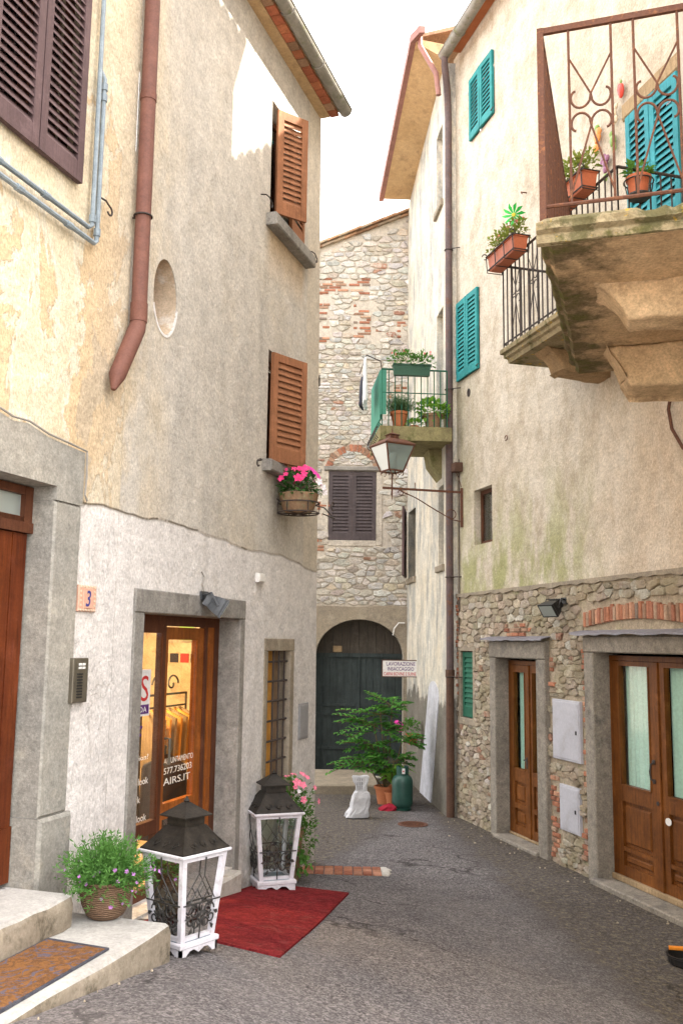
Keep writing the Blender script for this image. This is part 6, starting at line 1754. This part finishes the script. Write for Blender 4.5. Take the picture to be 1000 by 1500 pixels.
# ------------------------------------------------------------------ street lantern on its bracket, hanging sign
o = A.P(3.36, .02, 4.4)
sl = thing('street_lantern', 'old iron street lantern with milky panes on a wall bracket', 'street lamp', o)
mb = MB(); mb.box(A.P, 3.33, 3.37, .0, .03, 4.0, 4.56); mb.box(A.P, 3.34, 3.36, .03, 1.20, 4.485, 4.515)
mb.tube([A.P(3.35, .03, 4.08), A.P(3.35, .16, 4.10), A.P(3.35, .40, 4.22), A.P(3.35, .70, 4.38), A.P(3.35, .93, 4.47)], .008, 6)
for oc, zc, rr in ((.17, 4.17, .085), (.93, 4.44, .045)): mb.tube([A.P(3.35, oc + rr * (1 - .03 * i) * math.cos(i * .42), zc + rr * (1 - .03 * i) * math.sin(i * .42)) for i in range(15)], .007, 5)
mb.tube([A.P(3.35, .72, 4.5), A.P(3.35, .72, 4.60)], .006, 5)
cx, cy, _ = A.P(3.35, 1.06, 0)
mb.tube([(cx, cy, 4.33), (cx, cy, 4.42), (cx, cy, 4.50), (cx, cy, 4.72)], [.003, .014, .012, .010], 6)
mb.build('bracket', M['iron'], sl, o)
TS_ = local(cx, cy, 4.74, R(28))
mb = MB(); hb, ht, h = .115, .225, .36
for k in range(4):
    a = k * math.pi / 2; c, s = round(math.cos(a)), round(math.sin(a)); T4 = lambda x, y, z: TS_(x * c - y * s, x * s + y * c, z)
    mb.tube([T4(hb, hb, 0), T4(ht, ht, h)], .013, 5); mb.tube([T4(-hb, -hb, 0), T4(hb, -hb, 0)], .013, 5); mb.tube([T4(-ht, -ht, h), T4(ht, -ht, h)], .017, 5)
    for x in (-.06, .06): mb.tube([T4(x + .035 * math.cos(i * .5), -hb - .01, -.03 + .03 * math.sin(i * .5)) for i in range(10)], .006, 4)
    mb.tube([T4(.05, -.05, -.02), T4(hb, -hb, 0)], .008, 4)
def sqt(hh, z): return [TS_(-hh, -hh, z), TS_(hh, -hh, z), TS_(hh, hh, z), TS_(-hh, hh, z)]
mb.build('cage', M['iron'], sl, o)
mb = MB(); mb.loft([sqt(.24, h + .005), sqt(.238, h + .015), sqt(.13, h + .085), sqt(.07, h + .10), sqt(.065, h + .15), sqt(.09, h + .155), sqt(.02, h + .19)])
mb.tube([TS_(0, 0, h + .18), TS_(0, 0, h + .27)], [.012, .003], 6); mb.build('cap', M['iron'], sl, o)
for k in range(4):
    a = k * math.pi / 2; c, s = round(math.cos(a)), round(math.sin(a)); T4 = lambda x, y, z: TS_(x * c - y * s, x * s + y * c, z)
    g = MB(); g.face([T4(-hb, -hb, .01), T4(hb, -hb, .01), T4(ht, -ht, h - .01), T4(-ht, -ht, h - .01)]); g.build('pane', M['glass_frost'], sl, o)
mb = MB(); mb.lathe(lambda x, y, z: TS_(x, y, z), [(.02, .09), (.02, .14), (.045, .17), (.05, .22), (.03, .27), (.001, .28)], 12); mb.build('bulb', M['enamel'], sl, o, smooth=True)
o = A.P(3.40, .05, 4.86); mb = MB(); mb.bevbox(A.P, 3.32, 3.47, .0, .13, 4.80, 4.93, .01); mb.tube([A.P(3.36, .1, 4.80), A.P(3.36, .06, 4.72), A.P(3.355, .02, 4.58)], .006, 5)
thingmesh('cable_box', 'small rusty brown box on the wall above the lamp bracket', 'junction box', M['pipe_rust'], mb, o)
o = (1.03, 15.9, 1.94)
sg = thing('hanging_sign', 'white enamel sign with red and dark lettering projecting over the alley', 'sign', o)
mb = MB(); mb.bevbox(lambda x, y, z: (o[0] + x, o[1] - y, o[2] + z), -.31, .285, -.02, .012, -.13, .13, .004); mb.build('board', M['enamel'], sg, o)
mb = MB()
for z0_, z1_ in ((-.142, -.128), (.128, .142)): mb.box(lambda x, y, z: (o[0] + x, o[1] + y, o[2] + z), -.318, .33, -.014, .024, z0_, z1_)
mb.box(lambda x, y, z: (o[0] + x, o[1] + y, o[2] + z), -.318, -.306, -.013, .023, -.128, .128); mb.box(lambda x, y, z: (o[0] + x, o[1] + y, o[2] + z), .285, .33, -.02, .03, -.16, .25)
mb.build('frame', M['iron'], sg, o)
TG = lambda x, z: (lambda a, b, c: (o[0] + x + a, o[1] - .0125 - b, o[2] + z + c))
text_mesh('lettering', 'LAVORAZIONE', M['ink_purple'], TG(-.245, .046), .062, sg, o, width=.48, bold=.01)
text_mesh('lettering', 'INSACCAGGIO', M['ink_purple'], TG(-.225, -.036), .060, sg, o, width=.44, bold=.01)
text_mesh('lettering', 'CARNI BOVINE E SUINE', M['ink_red'], TG(-.290, -.116), .056, sg, o, width=.54, bold=.01)
mb = MB(); mb.tube([T.P(1.16, .06, 2.72), T.P(1.05, .08, 2.72), T.P(.97, .08, 2.62), T.P(.95, .06, 2.5)], .012, 6); mb.build('cable', M['plastic_white'], stone_house, o_t)

# ------------------------------------------------------------------ things on the green balcony
def trough(F, s0, s1, o0, o1, z0, h, label, group, mat, leafm, leaf, petal, seed, lh=.14, holder=None, n=240, along_off=False):
    o = F.P((s0 + s1) / 2, (o0 + o1) / 2, z0)
    t_ = thing('flower_box', label, 'flower box', o, group)
    mb = MB()
    def ring(z, e): return [F.P(s0 + e, o0 + e, z), F.P(s1 - e, o0 + e, z), F.P(s1 - e, o1 - e, z), F.P(s0 + e, o1 - e, z)]
    mb.loft([ring(z0, .022), ring(z0 + h * .86, .006), ring(z0 + h * .87, -.003), ring(z0 + h, -.003), ring(z0 + h, .012), ring(z0 + h * .8, .014)])
    mb.build('box', mat, t_, o)
    c = F.P((s0 + s1) / 2, (o0 + o1) / 2, z0 + h)
    mb = MB(); rnd = random.Random(seed)
    for i in range(6):
        k = (i + .5) / 6; p = F.P(s0 + (s1 - s0) * (k if not along_off else .5), o0 + (o1 - o0) * (k if along_off else .5), z0 + h + lh * rnd.uniform(.2, .5))
        foliage(mb, p, (.10, .10, lh * rnd.uniform(.7, 1.1)), n // 6, leaf[0], leaf[1], seed + i, -.3, .6)
    mb.build('foliage', leafm, t_, o)
    if petal:
        mb = MB(); pts = []
        for i in range(10):
            k = rnd.random(); p = F.P(s0 + (s1 - s0) * (k if not along_off else .5), o0 + (o1 - o0) * (k if along_off else .5) + rnd.uniform(-.05, .05), z0 + h + lh * rnd.uniform(.9, 1.25)); pts.append((p, (rnd.uniform(-1, 1), -1, .5)))
        blossoms(mb, pts, .026, seed); mb.build('blossom', petal, t_, o)
    if holder:
        mb = MB(); r = .008
        for z in (z0 + h * .95, z0 + h * .1):
            e = .012 if z > z0 + h / 2 else -.006
            q = [F.P(s0 - e, o0 - e, z), F.P(s1 + e, o0 - e, z), F.P(s1 + e, o1 + e, z), F.P(s0 - e, o1 + e, z)]; mb.tube(q + [q[0]], r, 5)
        for k in range(4):
            s = s0 + (s1 - s0) * k / 3; mb.tube([F.P(s, o0 - .01, z0 + h * .95), F.P(s, o0, z0 - .008), F.P(s, o1, z0 - .008), F.P(s, o1 + .012, z0 + h * .95)], r * .8, 5)
        for s in (s0 - .02, s1 + .02): mb.tube([F.P(s, o1 + .02 + .03 * math.cos(i * .5), z0 + h + .03 * math.sin(i * .5)) for i in range(11)], r * .8, 5)
        mb.build('iron_holder', holder, t_, o)
    return t_
trough(B, .02, .14, .27, .82, 6.16, .165, 'long dark green flower box hung on the rail of the green balcony', 'flower boxes on balcony rails', M['plastic_green'], M['leaf_mid'], (.06, .03), M['petal_red'], 31, .16, n=460, along_off=True)
o = B.P(.30, .69, 5.432)
pa = thing('potted_herb', 'orange pot of grey green rosemary on the green balcony', 'potted plant', o, 'pots on the green balcony')
pot(o, 'pot', M['terracotta'], .085, .125, .24, pa); mb = MB(); sprigs(mb, (o[0], o[1], o[2] + .22), 200, .30, 10, .036, .009, 33, .9, .1, .04); mb.build('foliage', M['leaf_grey'], pa, o)
o = B.P(.30, .20, 5.432)
pb = thing('potted_herb', 'weathered pot of bright lime basil on the green balcony', 'potted plant', o, 'pots on the green balcony')
pot(o, 'pot', M['terracotta_old'], .095, .14, .22, pb); mb = MB(); foliage(mb, (o[0], o[1], o[2] + .27), (.22, .2, .17), 260, .085, .06, 34, -.5, .6); mb.build('foliage', M['leaf_lime'], pb, o)
o = B.P(.24, .48, 5.432)
pc = thing('small_plant', 'low lime green plant between the two pots on the green balcony', 'plant', o)
mb = MB(); foliage(mb, (o[0], o[1], o[2] + .05), (.13, .10, .07), 90, .06, .045, 35, -.1, .6); mb.build('foliage', M['leaf_lime'], pc, o); mb = MB(); mb.lathe(local(*o), [(.06, 0), (.075, .03), (.06, .035)], 12); mb.build('saucer', M['terracotta'], pc, o)
def drape(name, label, mat, s0, s1, off, z0, z1, seed):
    rnd = random.Random(seed); mb = MB(); nx_, nz_ = 10, 12
    g = [[B.P(s0 + (s1 - s0) * (i / nx_) * (1 - .35 * j / nz_ * (i / nx_ - .5)), off + .025 * math.sin(i * 1.3 + seed) * (.4 + j / nz_) + rnd.uniform(-.004, .004), z1 - (z1 - z0) * j / nz_ * (1 + .12 * math.sin(i * .9 + seed))) for i in range(nx_ + 1)] for j in range(nz_ + 1)]
    for j in range(nz_):
        for i in range(nx_): mb.face([g[j][i], g[j][i + 1], g[j + 1][i + 1], g[j + 1][i]])
    o_ = B.P((s0 + s1) / 2, off, z1); ob = mb.build(name, mat, None, o_, smooth=True); m_ = ob.modifiers.new('thickness', 'SOLIDIFY'); m_.thickness = .006
    tag(ob, label, 'laundry', 'washing on the green balcony')
drape('hanging_garment', 'dark garment drying on the line outside the green balcony', M['cloth_dark'], .55, .95, 1.19, 5.86, 6.30, 2)
drape('hanging_garment', 'white towel drying on the line outside the green balcony', M['cloth_white'], .30, .52, 1.18, 5.80, 6.50, 3)

# ------------------------------------------------------------------ things on the cream house balcony
trough(A, -.50, .14, .885, 1.06, 6.40, .18, 'terracotta flower box in a black iron holder, under the green pinwheel', 'flower boxes on balcony rails', M['plastic_red'], M['leaf_dry'], (.055, .034), M['petal_red'], 41, .17, M['iron_dark'], 420)
trough(A, -1.86, -1.28, .885, 1.05, 6.42, .18, 'terracotta flower box in an iron holder, close to the blue balcony shutters', 'flower boxes on balcony rails', M['plastic_red'], M['leaf_dry'], (.055, .034), None, 42, .2, M['iron_dark'], 420)
o = A.P(-2.23, .72, 6.20)
rp = thing('hanging_pot', 'round terracotta pot in a wire ring in front of the blue shutters', 'flower pot', o)
pot(o, 'pot', M['plastic_red'], .075, .10, .17, rp)
mb = MB(); foliage(mb, (o[0], o[1], o[2] + .2), (.10, .10, .09), 70, .08, .04, 44, -.1, .6); mb.build('foliage', M['leaf_mid'], rp, o)
mb = MB()
for z, r_ in ((.13, .125),): mb.tube([(o[0] + r_ * math.cos(a), o[1] + r_ * math.sin(a), o[2] + z) for a in np.linspace(0, 2 * math.pi, 18)], .006, 5)
mb.tube([A.P(-2.13, .72, 6.48), A.P(-2.13, .72, 6.33)], .006, 5)
for a in np.linspace(0, 2 * math.pi, 7)[:-1]: mb.tube([(o[0] + .125 * math.cos(a), o[1] + .125 * math.sin(a), o[2] + .13), (o[0] + .1 * math.cos(a), o[1] + .1 * math.sin(a), o[2] - .01)], .005, 4)
mb.lathe(local(*o), [(.09, -.02), (.10, .0), (.098, .012)], 16); mb.build('wire_ring', M['black_metal'], rp, o)
o = A.P(-.36, .97, 6.58)
pw = thing('pinwheel', 'green foil pinwheel with a yellow centre stuck in the flower box', 'pinwheel', o)
pc_ = Vector(A.P(-.40, 1.0, 6.83)); fwd = (Vector((0, 0, 2.35)) - pc_).normalized(); fwd = Vector((fwd.x * .6 - .25, fwd.y, -.3)).normalized(); ax = fwd.cross(Vector((0, 0, 1))).normalized(); bx_ = fwd.cross(ax)
mb = MB()
for k in range(10):
    t0 = k * 2 * math.pi / 10
    q = lambda t_, r_, h_: pc_ + (ax * math.cos(t_) + bx_ * math.sin(t_)) * r_ + fwd * h_
    mb.face([pc_, q(t0 - .12, .075, .0), q(t0, .13, .012), q(t0 + .28, .09, .024)]); mb.face([pc_, q(t0 + .28, .08, .024), q(t0 + .36, .05, .006)])
mb.build('vanes', M['pinwheel'], pw, o)
mb = MB(); mb.tube([pc_ - fwd * .005, pc_ + fwd * .02], [.022, .018], 10); mb.build('hub', M['yellow'], pw, o)
mb = MB(); mb.tube([pc_ - fwd * .006, Vector(A.P(-.36, .97, 6.55))], .004, 5); mb.build('stick', M['stem'], pw, o)
def fruit(s, z, label, parts, name='ceramic_fruit'):
    o = A.P(s, .0, z); ob = thing(name, label, 'wall ornament', o, 'ceramic fruit hung on the cream wall')
    for nm, mt, blobs in parts:
        mb = MB()
        for bs, bz_, r_, k in blobs:
            mb.lathe(lambda x, y, zz: A.P(s + bs + x, .05 + y * .6, z + bz_ + zz), [(.001, -r_ * k), (r_ * .6, -r_ * k * .8), (r_, 0), (r_ * .75, r_ * k * .7), (.001, r_ * k)], 12)
        mb.build(nm, mt, ob, o, smooth=True)
fruit(-.98, 8.06, 'red ceramic pepper on the cream wall above the door lintel', [('fruit', M['cer_red'], [(0, 0, .045, 1.9), (.03, .03, .035, 2.0)]), ('leaf', M['cer_green'], [(0, .10, .02, 1.3)])])
fruit(-.86, 7.85, 'pale ceramic garlic bunch on the cream wall beside the door lintel', [('fruit', M['cer_cream'], [(0, -.04, .04, 1.1), (.02, .04, .035, 1.1), (-.02, .1, .03, 1.1)])])
fruit(-.50, 7.80, 'orange ceramic fruit bunch, leftmost of the wall ornaments', [('fruit', M['cer_orange'], [(0, 0, .06, 1.1), (.03, -.11, .05, 1.1), (-.03, .05, .05, 1)]), ('leaf', M['cer_green'], [(0, .11, .045, .8)])])
fruit(-.80, 7.60, 'green ceramic fruit bunch on the cream wall beside the blue shutter', [('fruit', M['cer_green'], [(0, 0, .05, 1.4), (.02, .08, .04, 1), (-.02, -.09, .035, 1.2)])])
fruit(-.64, 7.43, 'purple ceramic grapes on the cream wall, lowest of the wall ornaments', [('fruit', M['cer_purple'], [(0, 0, .045, 1), (.05, .03, .04, 1), (-.04, .04, .04, 1), (0, -.07, .04, 1), (.02, .08, .04, 1)]), ('leaf', M['cer_green'], [(0, -.16, .035, 1.4)])])

# black ribbed basin at the right edge of the asphalt
x, y = 2.64, 7.40; o = (x, y, rise(x, y) - .02)
bs = thing('plastic_basin', 'black ribbed plastic basin with an orange clip on the asphalt at the right edge', 'basin', o)
mb = MB(); mb.lathe(local(*o), [(.10, 0), (.13, .015), (.145, .04), (.15, .045), (.15, .055), (.155, .085), (.165, .09), (.165, .10), (.15, .10), (.13, .03), (.02, .025)], 24); mb.build('bowl', M['plastic_black'], bs, o)
mb = MB(); mb.bevbox(local(*o, rot=R(-12)), -.13, -.01, .06, .10, .10, .125, .006); mb.build('clip', M['plastic_orange'], bs, o)
# litter of pale chips along the foot of the stone wall
mb = MB(); rnd = random.Random(21)
for i in range(26):
    s = rnd.uniform(-1.6, 3.3); of = .10 + abs(rnd.gauss(0, .25)); x, y, _ = A.P(s, of, 0); z = gz(x, y); r_ = rnd.uniform(.004, .016)
    mb.loft([[(x + r_ * k * math.cos(a) * rnd.uniform(.7, 1.2), y + r_ * k * math.sin(a) * rnd.uniform(.7, 1.2), z + h_) for a in np.linspace(0, 6.28, 6, endpoint=False)] for k, h_ in ((1, -.004), (.9, .006), (.4, .010))])
for i in range(8):
    s = rnd.uniform(-6.5, -4.9); of = .92 + abs(rnd.gauss(0, .035)); x, y, _ = L.P(s, of, 0); z = gz(x, y); r_ = rnd.uniform(.003, .011)
    mb.loft([[(x + r_ * k * math.cos(a) * rnd.uniform(.7, 1.2), y + r_ * k * math.sin(a) * rnd.uniform(.7, 1.2), z + h_) for a in np.linspace(0, 6.28, 6, endpoint=False)] for k, h_ in ((1, -.004), (.9, .006), (.4, .010))])
gr = mb.build('gravel', M['mortar_tan']); gr['kind'] = 'stuff'; gr['label'] = 'pale stone chips scattered along the foot of the walls'
